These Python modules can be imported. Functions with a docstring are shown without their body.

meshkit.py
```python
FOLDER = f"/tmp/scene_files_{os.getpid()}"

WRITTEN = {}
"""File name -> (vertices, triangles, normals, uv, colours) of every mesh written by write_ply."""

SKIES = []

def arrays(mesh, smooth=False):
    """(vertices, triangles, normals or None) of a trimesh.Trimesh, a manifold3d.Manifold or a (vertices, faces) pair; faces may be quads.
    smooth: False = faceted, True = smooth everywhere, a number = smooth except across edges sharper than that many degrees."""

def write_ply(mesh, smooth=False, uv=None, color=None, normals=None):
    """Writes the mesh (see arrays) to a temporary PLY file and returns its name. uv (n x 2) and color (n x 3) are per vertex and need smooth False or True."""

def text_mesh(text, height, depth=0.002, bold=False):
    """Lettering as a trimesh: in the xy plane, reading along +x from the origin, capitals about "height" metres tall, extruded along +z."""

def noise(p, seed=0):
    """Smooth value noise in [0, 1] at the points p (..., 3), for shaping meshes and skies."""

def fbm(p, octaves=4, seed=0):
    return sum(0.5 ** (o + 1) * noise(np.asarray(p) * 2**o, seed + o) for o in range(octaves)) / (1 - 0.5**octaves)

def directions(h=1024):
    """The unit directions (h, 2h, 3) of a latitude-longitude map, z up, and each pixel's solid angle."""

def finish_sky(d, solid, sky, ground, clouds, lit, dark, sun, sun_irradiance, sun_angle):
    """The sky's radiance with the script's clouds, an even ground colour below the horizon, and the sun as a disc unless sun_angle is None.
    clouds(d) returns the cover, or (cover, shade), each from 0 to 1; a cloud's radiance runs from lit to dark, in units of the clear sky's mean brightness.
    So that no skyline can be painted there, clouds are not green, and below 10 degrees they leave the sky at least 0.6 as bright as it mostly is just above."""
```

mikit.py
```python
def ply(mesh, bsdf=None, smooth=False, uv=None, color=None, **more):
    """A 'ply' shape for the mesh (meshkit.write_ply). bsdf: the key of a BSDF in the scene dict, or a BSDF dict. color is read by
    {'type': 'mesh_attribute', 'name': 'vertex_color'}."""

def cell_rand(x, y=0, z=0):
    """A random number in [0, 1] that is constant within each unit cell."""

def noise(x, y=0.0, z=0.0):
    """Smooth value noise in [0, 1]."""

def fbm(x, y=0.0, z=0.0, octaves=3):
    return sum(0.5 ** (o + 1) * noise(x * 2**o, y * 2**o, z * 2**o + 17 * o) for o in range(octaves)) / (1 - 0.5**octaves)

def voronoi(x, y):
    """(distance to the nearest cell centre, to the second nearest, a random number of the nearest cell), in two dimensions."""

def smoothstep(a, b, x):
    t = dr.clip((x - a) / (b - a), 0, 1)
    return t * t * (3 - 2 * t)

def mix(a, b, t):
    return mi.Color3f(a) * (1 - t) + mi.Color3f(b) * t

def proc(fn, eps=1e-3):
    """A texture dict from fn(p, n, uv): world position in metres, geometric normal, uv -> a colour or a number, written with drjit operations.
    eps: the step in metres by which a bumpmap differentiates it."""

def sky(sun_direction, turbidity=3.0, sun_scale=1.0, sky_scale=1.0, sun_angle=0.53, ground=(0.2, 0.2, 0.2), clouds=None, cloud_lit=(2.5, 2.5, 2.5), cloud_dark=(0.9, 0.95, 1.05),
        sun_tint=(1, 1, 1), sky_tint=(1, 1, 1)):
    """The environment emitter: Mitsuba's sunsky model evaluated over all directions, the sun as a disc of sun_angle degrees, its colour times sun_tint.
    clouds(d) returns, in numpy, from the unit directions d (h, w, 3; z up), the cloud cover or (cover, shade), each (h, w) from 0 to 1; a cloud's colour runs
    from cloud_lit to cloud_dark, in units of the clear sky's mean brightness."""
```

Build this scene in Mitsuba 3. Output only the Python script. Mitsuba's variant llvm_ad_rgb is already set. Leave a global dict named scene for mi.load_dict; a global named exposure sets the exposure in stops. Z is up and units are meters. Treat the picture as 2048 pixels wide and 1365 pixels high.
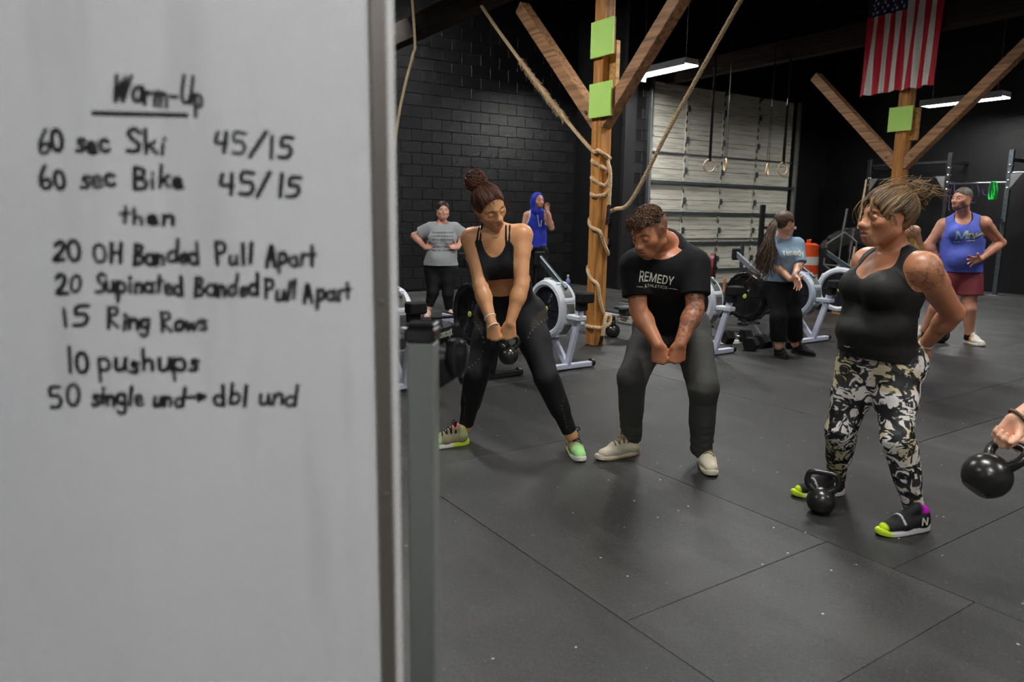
import math
import numpy as np
import trimesh
import shapely
from shapely.geometry import LineString, Polygon, box as sbox
from shapely import affinity, union_all
from scipy.ndimage import map_coordinates
import drjit as dr
import mitsuba as mi
import mikit
import meshkit
from mikit import noise as tnoise, fbm as tfbm, smoothstep, mix, cell_rand, voronoi

T = mi.ScalarTransform4f
scene, labels = {'type': 'scene'}, {}
V = lambda *a: np.array(a, float)

# ---------------------------------------------------------------- camera (room axes: u along the block wall = x, v towards it = y, z up)
FPX, PITCH, ROLL, YAW, EYE = 1447.0, math.radians(9.657), math.radians(-0.709), math.radians(33.83), 1.355
_r0, _f0, _d0 = V(1, 0, 0), V(0, math.cos(PITCH), -math.sin(PITCH)), V(0, -math.sin(PITCH), -math.cos(PITCH))
_R = math.cos(ROLL) * _r0 + math.sin(ROLL) * _d0
_D = -math.sin(ROLL) * _r0 + math.cos(ROLL) * _d0
CY, SY = math.cos(YAW), math.sin(YAW)


def cam(x, y, z=0.0):
    """room point from x metres to the right of the lens, y metres ahead of it, z above the floor"""
    return V(x * CY + y * SY, -x * SY + y * CY, z)


def cdir(x, y, z=0.0):
    v = cam(x, y, z)
    return v / np.linalg.norm(v)


def sight(px, py, y):
    """room point y metres ahead of the lens on the line of sight of a measured photograph point"""
    r = (px - 1024) / FPX * _R + (py - 682.5) / FPX * _D + _f0
    r = r * (y / r[1])
    return cam(r[0], r[1], EYE + r[2])


_fw, _up = cam(*_f0), -cam(*_D)
scene['camera'] = {'type': 'thinlens', 'fov': math.degrees(2 * math.atan(1024 / FPX)), 'fov_axis': 'x', 'near_clip': 0.05, 'far_clip': 100.0,
                   'aperture_radius': 0.0042, 'focus_distance': 4.3,
                   'to_world': T().look_at(origin=[0, 0, EYE], target=[float(_fw[0]), float(_fw[1]), EYE + float(_fw[2])], up=[float(x) for x in _up])}
exposure = 1.25
LAMP = 32.0          # radiance of the tube lamps
# strip lamps of the hall, two of them added for the green targets: (u, v, z, along, length, whether the photograph shows it)
LAMPS = [(9.4, 9.42, 3.9, 'v', 1.22), (14.5, 6.9, 3.56, 'v', 1.4), (13.9, 3.1, 4.05, 'v', 1.22), (4.9, 11.2, 5.25, 'u', 1.22),
         (6.0, 4.7, 3.85, 'v', 1.22), (9.2, 2.6, 3.85, 'v', 1.22), (2.6, 1.7, 3.85, 'v', 1.22), (-1.6, 3.2, 3.85, 'v', 1.22), (2.4, 6.3, 4.25, 'v', 1.22),  # last one here is unseen, added to brighten the roped post's targets
         (4.2, -1.6, 3.85, 'v', 1.22), (-2.4, -2.0, 3.85, 'v', 1.22), (0.4, -0.9, 3.85, 'v', 1.22), (7.3, 5.2, 4.2, 'v', 1.22)]  # last entry is an unseen lamp added to light the flag post's target
LAMP_GAIN = [1.3, 1.2, 0.5, 7.0, 0.85, 0.9, 1.0, 0.5, 1.5, 1.0, 0.8, 1.1, 0.7]


# ---------------------------------------------------------------- small helpers
def uniq(key):
    if key not in used:
        used[key] = 0
        return key
    used[key] += 1
    k = f'{key}_{used[key]:03d}'
    return uniq(k) if k in used else (used.__setitem__(k, 0) or k)


used = {}
placed = {}


def thing(name, label=None, cat=None, group=None, kind=None):
    key = uniq(name)
    d = {}
    if label: d['label'] = label
    if cat: d['category'] = cat
    if group: d['group'] = group
    if kind: d['kind'] = kind
    labels[key] = d
    return key


def put(key, mesh, bsdf, smooth=False, **more):
    """the mesh as the entry itself"""
    scene[key] = mikit.ply(mesh, bsdf, smooth, **more)
    return key


def part(parent, name, mesh, bsdf, smooth=False, label=None, kind=None, **more):
    key = uniq(parent + '__' + name)
    scene[key] = mikit.ply(mesh, bsdf, smooth, **more)
    if label or kind:
        labels[key] = {k: v for k, v in (('label', label), ('kind', kind)) if v}
    return key


def same(parent, name, shape, to_world=None, label=None):
    """another entry that shares a shape dict"""
    key = uniq(parent + '__' + name)
    scene[key] = {**shape, **({'to_world': to_world} if to_world is not None else {})}
    if label:
        labels[key] = {'label': label}
    return key


def cat(*ms):
    out = []
    for m in ms:
        out += list(m) if isinstance(m, (list, tuple)) else [m]
    return trimesh.util.concatenate(out)


def norm(v):
    v = np.asarray(v, float)
    return v / max(np.linalg.norm(v), 1e-12)


def frame(o, x, y, z):
    m = np.eye(4)
    m[:3, 0], m[:3, 1], m[:3, 2], m[:3, 3] = x, y, z, o
    return m


def moved(mesh, m):
    mesh = mesh.copy()
    mesh.apply_transform(m)
    return mesh


def box(lo, hi, bev=0.0):
    """a box between two corners, its edges chamfered by bev"""
    lo, hi = np.asarray(lo, float), np.asarray(hi, float)
    c, e = (lo + hi) / 2, np.abs(hi - lo) / 2
    if bev <= 0:
        m = trimesh.creation.box(extents=2 * e)
        m.apply_translation(c)
        return m
    b = min(bev, e.min() * 0.9)
    pts = []
    for s in np.ndindex(2, 2, 2):
        sg = np.array(s) * 2 - 1
        for k in range(3):
            q = e - b
            q = q.copy(); q[k] = e[k]
            pts.append(sg * q)
    m = trimesh.convex.convex_hull(np.array(pts))
    m.apply_translation(c)
    return m


def beam(a, b, w, d, up=(0, 0, 1), bev=0.004):
    """a square bar from a to b, w across and d along 'up'"""
    a, b = np.asarray(a, float), np.asarray(b, float)
    z = norm(b - a)
    up = np.asarray(up, float)
    if abs(z @ norm(up)) > 0.99:
        up = V(1, 0, 0)
    x = norm(np.cross(up, z))
    y = np.cross(z, x)
    return moved(box((-w / 2, -d / 2, 0), (w / 2, d / 2, np.linalg.norm(b - a)), bev), frame(a, x, y, z))


def rod(a, b, r, r2=None, n=12):
    return tube([a, b], [r, r if r2 is None else r2], n)


def curve(pts, n=24, closed=False):
    """Catmull-Rom through the points"""
    p = np.asarray(pts, float)
    if closed:
        p = np.vstack([p[-1], p, p[0], p[1]])
    else:
        p = np.vstack([2 * p[0] - p[1], p, 2 * p[-1] - p[-2]])
    out = []
    k = len(p) - 3
    for i in range(k):
        t = np.linspace(0, 1, max(2, n // k + 1), endpoint=False)[:, None]
        a, b, c, d = p[i:i + 4]
        out.append(0.5 * (2 * b + (c - a) * t + (2 * a - 5 * b + 4 * c - d) * t ** 2 + (3 * b - a - 3 * c + d) * t ** 3))
    if not closed:
        out.append(p[-2][None])
    return np.vstack(out)


def tube(pts, r, n=8, closed=False, flat=None):
    """a swept round bar along the points (radius r, one or per point), ends capped"""
    p = np.asarray(pts, float)
    m = len(p)
    r = np.asarray(r, float)
    r = np.full(m, float(r)) if r.ndim == 0 else np.interp(np.linspace(0, 1, m), np.linspace(0, 1, len(r)), r)
    if closed:
        t = np.roll(p, -1, 0) - np.roll(p, 1, 0)
    else:
        t = np.gradient(p, axis=0)
    t /= np.linalg.norm(t, axis=1, keepdims=True) + 1e-12
    x = np.cross(t[0], V(0, 0, 1) if abs(t[0][2]) < 0.9 else V(1, 0, 0))
    x /= np.linalg.norm(x)
    fr = []
    for i in range(m):
        x = x - (x @ t[i]) * t[i]
        x /= np.linalg.norm(x) + 1e-12
        fr.append(x)
    X = np.array(fr)
    Y = np.cross(t, X)
    a = np.arange(n) * 2 * np.pi / n
    ring = p[:, None] + r[:, None, None] * (np.cos(a)[None, :, None] * X[:, None] + np.sin(a)[None, :, None] * Y[:, None])
    v = ring.reshape(-1, 3)
    i = np.arange(m if closed else m - 1)[:, None]
    j = np.arange(n)[None]
    i2, j2 = (i + 1) % m, (j + 1) % n
    q = np.stack([i * n + j + 0 * j, i * n + j2, i2 * n + j2, i2 * n + j], -1).reshape(-1, 4)
    f = np.vstack([q[:, [0, 1, 2]], q[:, [0, 2, 3]]])
    if not closed:
        v = np.vstack([v, p[0], p[-1]])
        k = np.arange(n)
        f = np.vstack([f, np.stack([(k + 1) % n, k, k * 0 + m * n], 1), np.stack([(m - 1) * n + k, (m - 1) * n + (k + 1) % n, k * 0 + m * n + 1], 1)])
    return trimesh.Trimesh(v, f, process=False)


def lathe(profile, n=40, axis='z', closed=False):
    """profile (r, h) turned round an axis"""
    pr = np.asarray(profile, float)
    m = len(pr)
    a = np.arange(n) * 2 * np.pi / n
    v = np.stack([pr[None, :, 0] * np.cos(a)[:, None], pr[None, :, 0] * np.sin(a)[:, None], np.broadcast_to(pr[None, :, 1], (n, m))], -1).reshape(-1, 3)
    f = []
    km = m if closed else m - 1
    for i in range(n):
        for j in range(km):
            a0, a1, b0, b1 = i * m + j, i * m + (j + 1) % m, ((i + 1) % n) * m + j, ((i + 1) % n) * m + (j + 1) % m
            f += [[a0, b0, b1], [a0, b1, a1]]
    me = trimesh.Trimesh(v, np.array(f), process=False)
    if axis == 'x':
        me.apply_transform(frame((0, 0, 0), V(0, 1, 0), V(0, 0, 1), V(1, 0, 0)))
    if axis == 'y':
        me.apply_transform(frame((0, 0, 0), V(0, 0, 1), V(1, 0, 0), V(0, 1, 0)))
    return me


def extrude(poly, h):
    gs = getattr(poly, 'geoms', [poly])
    return cat([trimesh.creation.extrude_polygon(g, h, engine='earcut') for g in gs if g.area > 1e-9])


def lettering(text, height, depth=0.002, bold=False, squeeze=1.0):
    m = meshkit.text_mesh(text, height, depth, bold)
    m.apply_transform(np.diag([squeeze, 1, 1, 1]))
    return m


# ---------------------------------------------------------------- materials
def pr(color, rough=0.5, metal=0.0, spec=0.5, **kw):
    c = color if isinstance(color, dict) else {'type': 'rgb', 'value': list(color)}
    return {'type': 'principled', 'base_color': c, 'roughness': rough, 'metallic': metal, 'specular': spec, **kw}


def two(b):
    return {'type': 'twosided', 'b': b}


def mat(name, b):
    scene['m_' + name] = two(b)
    return 'm_' + name


def rgb(h):
    """linear colour of an sRGB triple 0-255"""
    c = np.asarray(h, float) / 255
    return [float(x) for x in np.where(c < 0.04045, c / 12.92, ((c + 0.055) / 1.055) ** 2.4)]


def wood(c1, c2, axis):
    def fn(p, n, uv):
        q = [p.x, p.y, p.z]
        s = [2.2 if k == axis else 38.0 for k in range(3)]
        a = tfbm(q[0] * s[0], q[1] * s[1], q[2] * s[2], 4)
        b = tfbm(q[0] * s[0] * 0.2 + 7, q[1] * s[1] * 0.2, q[2] * s[2] * 0.2, 3)
        k = smoothstep(0.62, 0.75, tnoise(q[0] * (s[0] * .8), q[1] * (s[1] * .8), q[2] * s[2] * .8 + 3)) * 0.4
        return mix(c1, c2, dr.clip(1.5 * a - 0.35 + 0.5 * (b - 0.5), 0, 1)) * (1 - k)
    return mikit.proc(fn)


M = {}
M['post'] = mat('post', pr(wood(rgb((205, 142, 72)), rgb((138, 84, 36)), 2), 0.62))
M['brace'] = mat('brace', pr(wood(rgb((184, 138, 98)), rgb((128, 90, 60)), 1), 0.65))
M['darkbeam'] = mat('darkbeam', pr(wood(rgb((48, 35, 25)), rgb((32, 24, 18)), 1), 0.8))
M['plywood'] = mat('plywood', pr(wood(rgb((196, 150, 84)), rgb((160, 116, 58)), 0), 0.6))


def _rubber(p, n, uv):
    big = tfbm(p.x * .9, p.y * .9, 0.3, 4)
    mid = tfbm(p.x * 3.1 + 3, p.y * 3.1, 1.3, 4)
    fine = tnoise(p.x * 260, p.y * 260, 1.0)
    streak = tfbm(p.x * 4.0 + 5, p.y * 1.1, 2.0, 3)
    fleck = smoothstep(0.94, 0.975, tnoise(p.x * 150 + 31, p.y * 150, 4.0))
    d1, d2, r = voronoi(p.x * 5.5, p.y * 5.5)
    chalk = smoothstep(.028, .016, d1 + .02 * (tnoise(p.x * 300, p.y * 300, 2.0) - .5)) * smoothstep(.76, .82, r)
    dust = smoothstep(0.45, 0.72, big) * 0.6 + smoothstep(0.48, 0.75, streak) * 0.35 + smoothstep(.5, .8, mid) * .35
    v = 0.021 + 0.026 * dust + 0.014 * (fine - 0.5)
    c = mi.Color3f(v * 1.0, v * 0.985, v * 0.95)
    return c + mi.Color3f(0.05, 0.05, 0.047) * fleck + mi.Color3f(.38, .37, .34) * chalk


def _rubber_bump(p, n, uv):
    return tnoise(p.x * 330, p.y * 330, 1.0) * 0.6 + tnoise(p.x * 120, p.y * 120, 3.0) * 0.4


scene['m_rubber'] = two({'type': 'bumpmap', 'arbitrary': mikit.proc(_rubber_bump, 8e-4), 'scale': 0.0011, 'bsdf': pr(mikit.proc(_rubber), 0.5, spec=0.42)})
M['rubber'] = 'm_rubber'
scene['m_rubber_b'] = two({'type': 'bumpmap', 'arbitrary': mikit.proc(_rubber_bump, 8e-4), 'scale': 0.0011, 'bsdf': pr(mikit.proc(lambda p, n, uv: _rubber(p, n, uv) * 1.22), 0.5, spec=0.42)})
scene['m_rubber_c'] = two({'type': 'bumpmap', 'arbitrary': mikit.proc(_rubber_bump, 8e-4), 'scale': 0.0011, 'bsdf': pr(mikit.proc(lambda p, n, uv: _rubber(p, n, uv) * 0.82), 0.5, spec=0.42)})
M['seam'] = mat('seam', pr((0.006, 0.006, 0.006), 0.9))


def _block_bump(p, n, uv):
    return tfbm(p.x * 60, p.y * 60, p.z * 60, 3)


for _nm, _c in (('block', 0.0085), ('block_b', 0.0105), ('block_c', 0.007)):
    scene['m_' + _nm] = two({'type': 'bumpmap', 'arbitrary': mikit.proc(_block_bump, 2e-3), 'scale': 0.004, 'bsdf': pr((_c, _c, _c * 1.12), 0.36, spec=0.6)})
    M[_nm] = 'm_' + _nm
M['wallpaint'] = mat('wallpaint', pr((0.0055, 0.0055, 0.0062), 0.5, spec=.3))
M['blackpaint'] = mat('blackpaint', pr((0.012, 0.012, 0.013), 0.45))
M['ceiling'] = mat('ceiling', pr((0.008, 0.008, 0.0085), 0.8, spec=.2))


def _door(p, n, uv):
    g = tfbm(p.x * 2.2, 0.0, p.z * 14, 4)
    d = smoothstep(0.55, 0.8, tfbm(p.x * 3 + 4, 1.0, p.z * 26, 3)) * 0.35
    return mix(rgb((226, 224, 210)), rgb((196, 192, 176)), g) * (1 - d)


M['doorskin'] = mat('doorskin', pr(mikit.proc(_door), 0.5))
M['doorstile'] = mat('doorstile', pr(rgb((196, 194, 180)), 0.5))
M['galv'] = mat('galv', pr(rgb((150, 152, 152)), 0.35, 0.8))
M['steel_dark'] = mat('steel_dark', pr(rgb((78, 86, 90)), 0.4, 0.5))
M['chrome'] = mat('chrome', pr((0.75, 0.75, 0.76), 0.14, 1.0))
M['alu'] = mat('alu', pr((0.30, 0.27, 0.245), 0.40, 0.75))
M['alu_edge'] = mat('alu_edge', pr((0.80, 0.80, 0.79), 0.35, 0.3))
M['black'] = mat('black', pr((0.011, 0.011, 0.012), 0.4))
M['blackgloss'] = mat('blackgloss', pr((0.009, 0.009, 0.01), 0.16, spec=0.6))
M['blackmatte'] = mat('blackmatte', pr((0.010, 0.010, 0.0105), 0.75, spec=0.3))
M['iron'] = mat('iron', pr((0.016, 0.0155, 0.014), 0.26, 0.15, 0.6, clearcoat=0.4, clearcoat_gloss=0.85))
M['rowwhite'] = mat('rowwhite', pr(rgb((212, 216, 222)), 0.35))
M['rowgrey'] = mat('rowgrey', pr(rgb((168, 178, 190)), 0.38))
M['ventgrey'] = mat('ventgrey', pr(rgb((92, 92, 88)), 0.5))
M['framewhite'] = mat('framewhite', pr(rgb((200, 204, 222)), 0.35))
M['framegrey'] = mat('framegrey', pr(rgb((120, 124, 130)), 0.4))
M['lime'] = mat('lime', pr(rgb((190, 236, 118)), 0.55))
M['hub'] = mat('hub', pr(rgb((196, 208, 84)), 0.5))
M['lime_side'] = mat('lime_side', pr(rgb((150, 120, 74)), 0.7))
M['text_white'] = mat('text_white', pr(rgb((222, 220, 204)), 0.6))
M['text_red'] = mat('text_red', pr(rgb((232, 74, 34)), 0.5))
M['text_black'] = mat('text_black', pr((0.012, 0.012, 0.013), 0.55))
M['text_lime'] = mat('text_lime', pr(rgb((196, 214, 40)), 0.5))
M['label_white'] = mat('label_white', pr(rgb((214, 208, 196)), 0.5))
M['tan'] = mat('tan', pr(rgb((205, 150, 96)), 0.6))


def _ropefn(p, n, uv):
    return mix(rgb((222, 198, 160)), rgb((182, 150, 112)), tfbm(p.x * 160, p.y * 160, p.z * 160, 2))


M['rope'] = mat('rope', pr(mikit.proc(_ropefn), 0.85, spec=0.2))
M['ropegrey'] = mat('ropegrey', pr(rgb((150, 132, 104)), 0.9, spec=0.2))
M['ringwood'] = mat('ringwood', pr(rgb((232, 208, 168)), 0.45))
M['paper'] = mat('paper', pr(rgb((226, 222, 210)), 0.6))
M['orange'] = mat('orange', pr(rgb((232, 84, 30)), 0.45))
M['reflect'] = mat('reflect', pr(rgb((226, 222, 214)), 0.4))
M['copper'] = mat('copper', pr(rgb((186, 120, 92)), 0.5))
M['red_dark'] = mat('red_dark', pr(rgb((120, 14, 22)), 0.4))
M['band_purple'] = mat('band_purple', pr(rgb((74, 62, 104)), 0.6))
M['band_green'] = mat('band_green', pr(rgb((60, 220, 110)), 0.6))
M['bottle'] = mat('bottle', pr(rgb((120, 128, 170)), 0.15, spec=0.6))
M['bottle_label'] = mat('bottle_label', pr(rgb((60, 62, 150)), 0.4))
M['tyre'] = mat('tyre', pr((0.013, 0.013, 0.013), 0.7))
# ================================================================ the room
U0, U1, V0, V1, V2, ZC = -6.0, 16.1, -5.0, 12.0, 10.6, 5.6
UJ = 9.56                                   # where the back wall steps forward
put(thing('floor', 'black rubber gym floor of large mats', kind='structure'), box((U0 - .2, V0 - .2, -0.2), (U1 + .2, V1 + .2, -0.012)), M['seam'])
rs = np.random.RandomState(5)
# rubber mats: bands across u, seams along v at the places the photograph shows
_bands = [(-0.74, 0.43, [(-0.1)]), (0.43, 1.60, [1.24]), (1.60, 2.76, [1.08, 1.67, 3.40]), (2.76, 4.55, [1.38, 2.96, 4.88]), (4.55, 5.64, [1.03, 2.205, 4.02]),
          (5.64, 7.43, [0.9, 2.70, 4.5])]
u = 7.43
while u < U1:
    w = 1.79 if len(_bands) % 2 else 1.14
    _bands.append((u, min(u + w, U1), [rs.uniform(0, 1.5)]))
    u += w
u = -0.74
while u > U0:
    _bands.insert(0, (max(u - 1.16, U0), u, [rs.uniform(0, 1.5)]))
    u -= 1.16
for a, b, seams in _bands:
    s = sorted(seams)
    while s[-1] < V1:
        s.append(s[-1] + (1.74 if b - a < 1.5 else 1.14))
    while s[0] > V0:
        s.insert(0, s[0] - (1.74 if b - a < 1.5 else 1.14))
    for v0, v1 in zip(s, s[1:]):
        v0, v1 = max(v0, V0), min(v1, V1)
        if v1 - v0 < 0.05 or b - a < 0.05:
            continue
        g = 0.0008
        top = rs.uniform(-0.0014, 0.0012)
        part('floor', 'mat', box((a + g, v0 + g, -0.02), (b - g, v1 - g, top), 0.0016), rs.choice([M['rubber'], M['rubber'], 'm_rubber_b', 'm_rubber_c']))
put(thing('ceiling', 'black painted ceiling', kind='structure'), box((U0 - .2, V0 - .2, ZC), (U1 + .2, V1 + .2, ZC + .2)), M['ceiling'])
for k, u in enumerate(np.arange(U0 + 0.6, U1, 0.62)):
    part('ceiling', 'joist', box((u - .022, V0, ZC - .24), (u + .022, V1, ZC)), M['ceiling'])
put(thing('wall_back', 'black painted concrete block wall', kind='structure'), box((U0, V1, -.1), (UJ + .2, V1 + .2, ZC)), M['wallpaint'])
put(thing('wall_jog', 'black painted step of the block wall', kind='structure'), box((UJ, V2, -.1), (UJ + .2, V1, ZC)), M['wallpaint'])
DU0, DU1, DZ = 10.24, 14.8, 4.0             # opening of the overhead door
put(thing('wall_garage', 'black wall around the overhead door', kind='structure'),
    cat(box((UJ + .2, V2, -.1), (DU0, V2 + .2, ZC)), box((DU1, V2, -.1), (U1 + .2, V2 + .2, ZC)), box((DU0, V2, DZ), (DU1, V2 + .2, ZC))), M['wallpaint'])
put(thing('wall_right', 'black painted side wall behind the rig', kind='structure'), box((U1, V0, -.1), (U1 + .2, V2, ZC)), M['wallpaint'])
put(thing('wall_left', 'black painted wall', kind='structure'), box((U0 - .2, V0, -.1), (U0, V1, ZC)), M['wallpaint'])
put(thing('wall_front', 'pale wall behind the viewer', kind='structure'), box((U0, V0 - .2, -.1), (U1, V0, ZC)), mat('frontwall', pr((0.45, 0.44, 0.42), 0.7)))
# concrete blocks of the back wall in view, each its own piece
BH, BL = 0.2032, 0.4064
_blk = [mikit.ply(box((-BL / 2 + .0045, 0, -BH / 2 + .0045), (BL / 2 - .0045, .05, BH / 2 - .0045), .004), M[m]) for m in ('block', 'block_b', 'block_c')]
_n = 0
_z0 = 3.9 - 19 * BH
for r in range(-1, 24):
    z = _z0 + (r + .5) * BH
    if z - BH / 2 < -0.01 or z > ZC - .25: continue
    off = 0.0 if r % 2 else BL / 2
    for c in range(0, 14):
        uu = 4.42 + off + c * BL
        if uu + BL / 2 > UJ - .005 or _n >= 296: continue
        _n += 1
        same('wall_back', 'block', _blk[rs.choice([0, 0, 1, 2])], T().translate([uu, V1 - .012 + rs.uniform(-.0012, .0012), z]))
_hb = []
for r in range(0, 23):                      # narrow strip of wall between the column and the overhead door
    z = (r + .5) * BH
    if z > 4.6: break
    for c in range(2):
        a0 = UJ + .28 + (0 if r % 2 else .2) + c * BL
        lo_, hi_ = max(a0, UJ + .28), min(a0 + BL, DU0 - .06)
        if hi_ - lo_ > .05:
            part('wall_garage', 'block', box((lo_ + .004, V2 - .012, z - BH / 2 + .0045), (hi_ - .004, V2 + .03, z + BH / 2 - .0045), .004), M[rs.choice(['block', 'block_c'])])
k = thing('trim_1', 'black steel column on the wall edge', kind='structure')
put(k, box((UJ - .02, V2 - .1, 0), (UJ + .25, V2, ZC), .006), M['blackpaint'])
# conduit with two boxes on the wall beside the column
k = thing('conduit', 'thin black conduit with two grey junction boxes on the block wall beside the column', 'conduit')
cu = UJ - .03
part(k, 'pipe', rod((cu, V2 + .3, .9), (cu, V2 + .3, 4.4), .009), M['blackpaint'])
for z in (1.33, 0.92):
    part(k, 'junction_box', box((cu - .07, V2 + .24, z - .06), (cu - .006, V2 + .35, z + .06), .006), M['galv'])

# ---------------------------------------------------------------- overhead door
put(thing('door_1', 'white sectional overhead door with dark strut bars', kind='structure'), box((DU0, V2 + .1, 0), (DU1, V2 + .16, DZ)), M['doorstile'])
SEC = 0.605
nsec = 7
cols = [10.24, 11.34, 12.45, 13.57, 14.80]
for i in range(nsec):
    z0, z1 = max(i * SEC - .05, 0.005), min((i + 1) * SEC - .055, DZ)
    if z1 <= z0 + .05: continue
    for a, b in zip(cols, cols[1:]):
        prof = []
        n = 12
        ms = []
        for q in range(6):
            za, zb = z0 + (z1 - z0) * q / 6, z0 + (z1 - z0) * (q + 1) / 6
            ms.append(box((a + .04, V2 + .055 + (.006 if q % 2 else 0), za), (b - .04, V2 + .11, zb - .004), .003))
        part('door_1', 'panel', cat(ms), M['doorskin'])
    for a in cols[1:-1]:
        part('door_1', 'stile', cat(box((a - .045, V2 + .03, z0), (a + .045, V2 + .1, z1), .006), box((a - .052, V2 + .022, z0), (a - .04, V2 + .1, z1), .002)), M['doorstile'])
        part('door_1', 'hinge', cat(box((a - .05, V2 + .005, z1 - .07), (a + .03, V2 + .035, z1 + .05), .004), rod((a - .05, V2 + .012, z1 - .01), (a + .05, V2 + .012, z1 - .01), .011)), M['steel_dark'])
        for dz in (.14, .30, .45):
            part('door_1', 'slot', box((a - .058, V2 + .018, z0 + dz), (a - .034, V2 + .032, z0 + dz + .075)), M['black'])
for z in (2.10, 1.495, 0.88, 0.30):
    part('door_1', 'strut', cat(box((DU0 + .03, V2 - .03, z - .03), (DU1 - .03, V2 + .03, z - .018), .003), box((DU0 + .03, V2 - .03, z - .03), (DU1 - .03, V2 - .022, z + .03), .003), box((DU0 + .03, V2 - .03, z + .018), (DU1 - .03, V2 + .03, z + .03), .003)), M['steel_dark'])
part('door_1', 'lift_bar', box((DU0 + .3, V2 + .0, .965), (DU1 - .03, V2 + .03, .985), .003), M['galv'])
part('door_1', 'thin_strut', box((DU0 + .03, V2 + .01, 2.66), (DU1 - .03, V2 + .05, 2.69), .003), M['steel_dark'])
for s in (DU0 - .02, DU1 + .02):
    part('door_1', 'track', cat(box((s - .012, V2 - .09, 0), (s + .012, V2, DZ), .003), box((s - .03, V2 - .1, 0), (s + .03, V2 - .085, DZ), .003)), M['galv'])
for i in range(1, 6):
    part('door_1', 'roller', rod((DU0 - .03, V2 - .05, i * SEC - .055), (DU0 + .07, V2 - .05, i * SEC - .055), .02), M['galv'], 30)

# ---------------------------------------------------------------- roof timbers and posts
PU, PV, PW = 5.09, 5.97, .15
QU, QV = 10.68, 5.85
for u, lab in ((PU, 'brown timber roof beam above the roped post, running to the block wall'), (QU, 'timber roof beam above the striped flag')):
    k = thing('roof_beam', lab, 'beam')
    put(k, box((u - .09, V0 + .1, 3.96), (u + .09, V1 - .02 if u < UJ else V2 - .02, 4.28), .008), M['darkbeam'])


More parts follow.
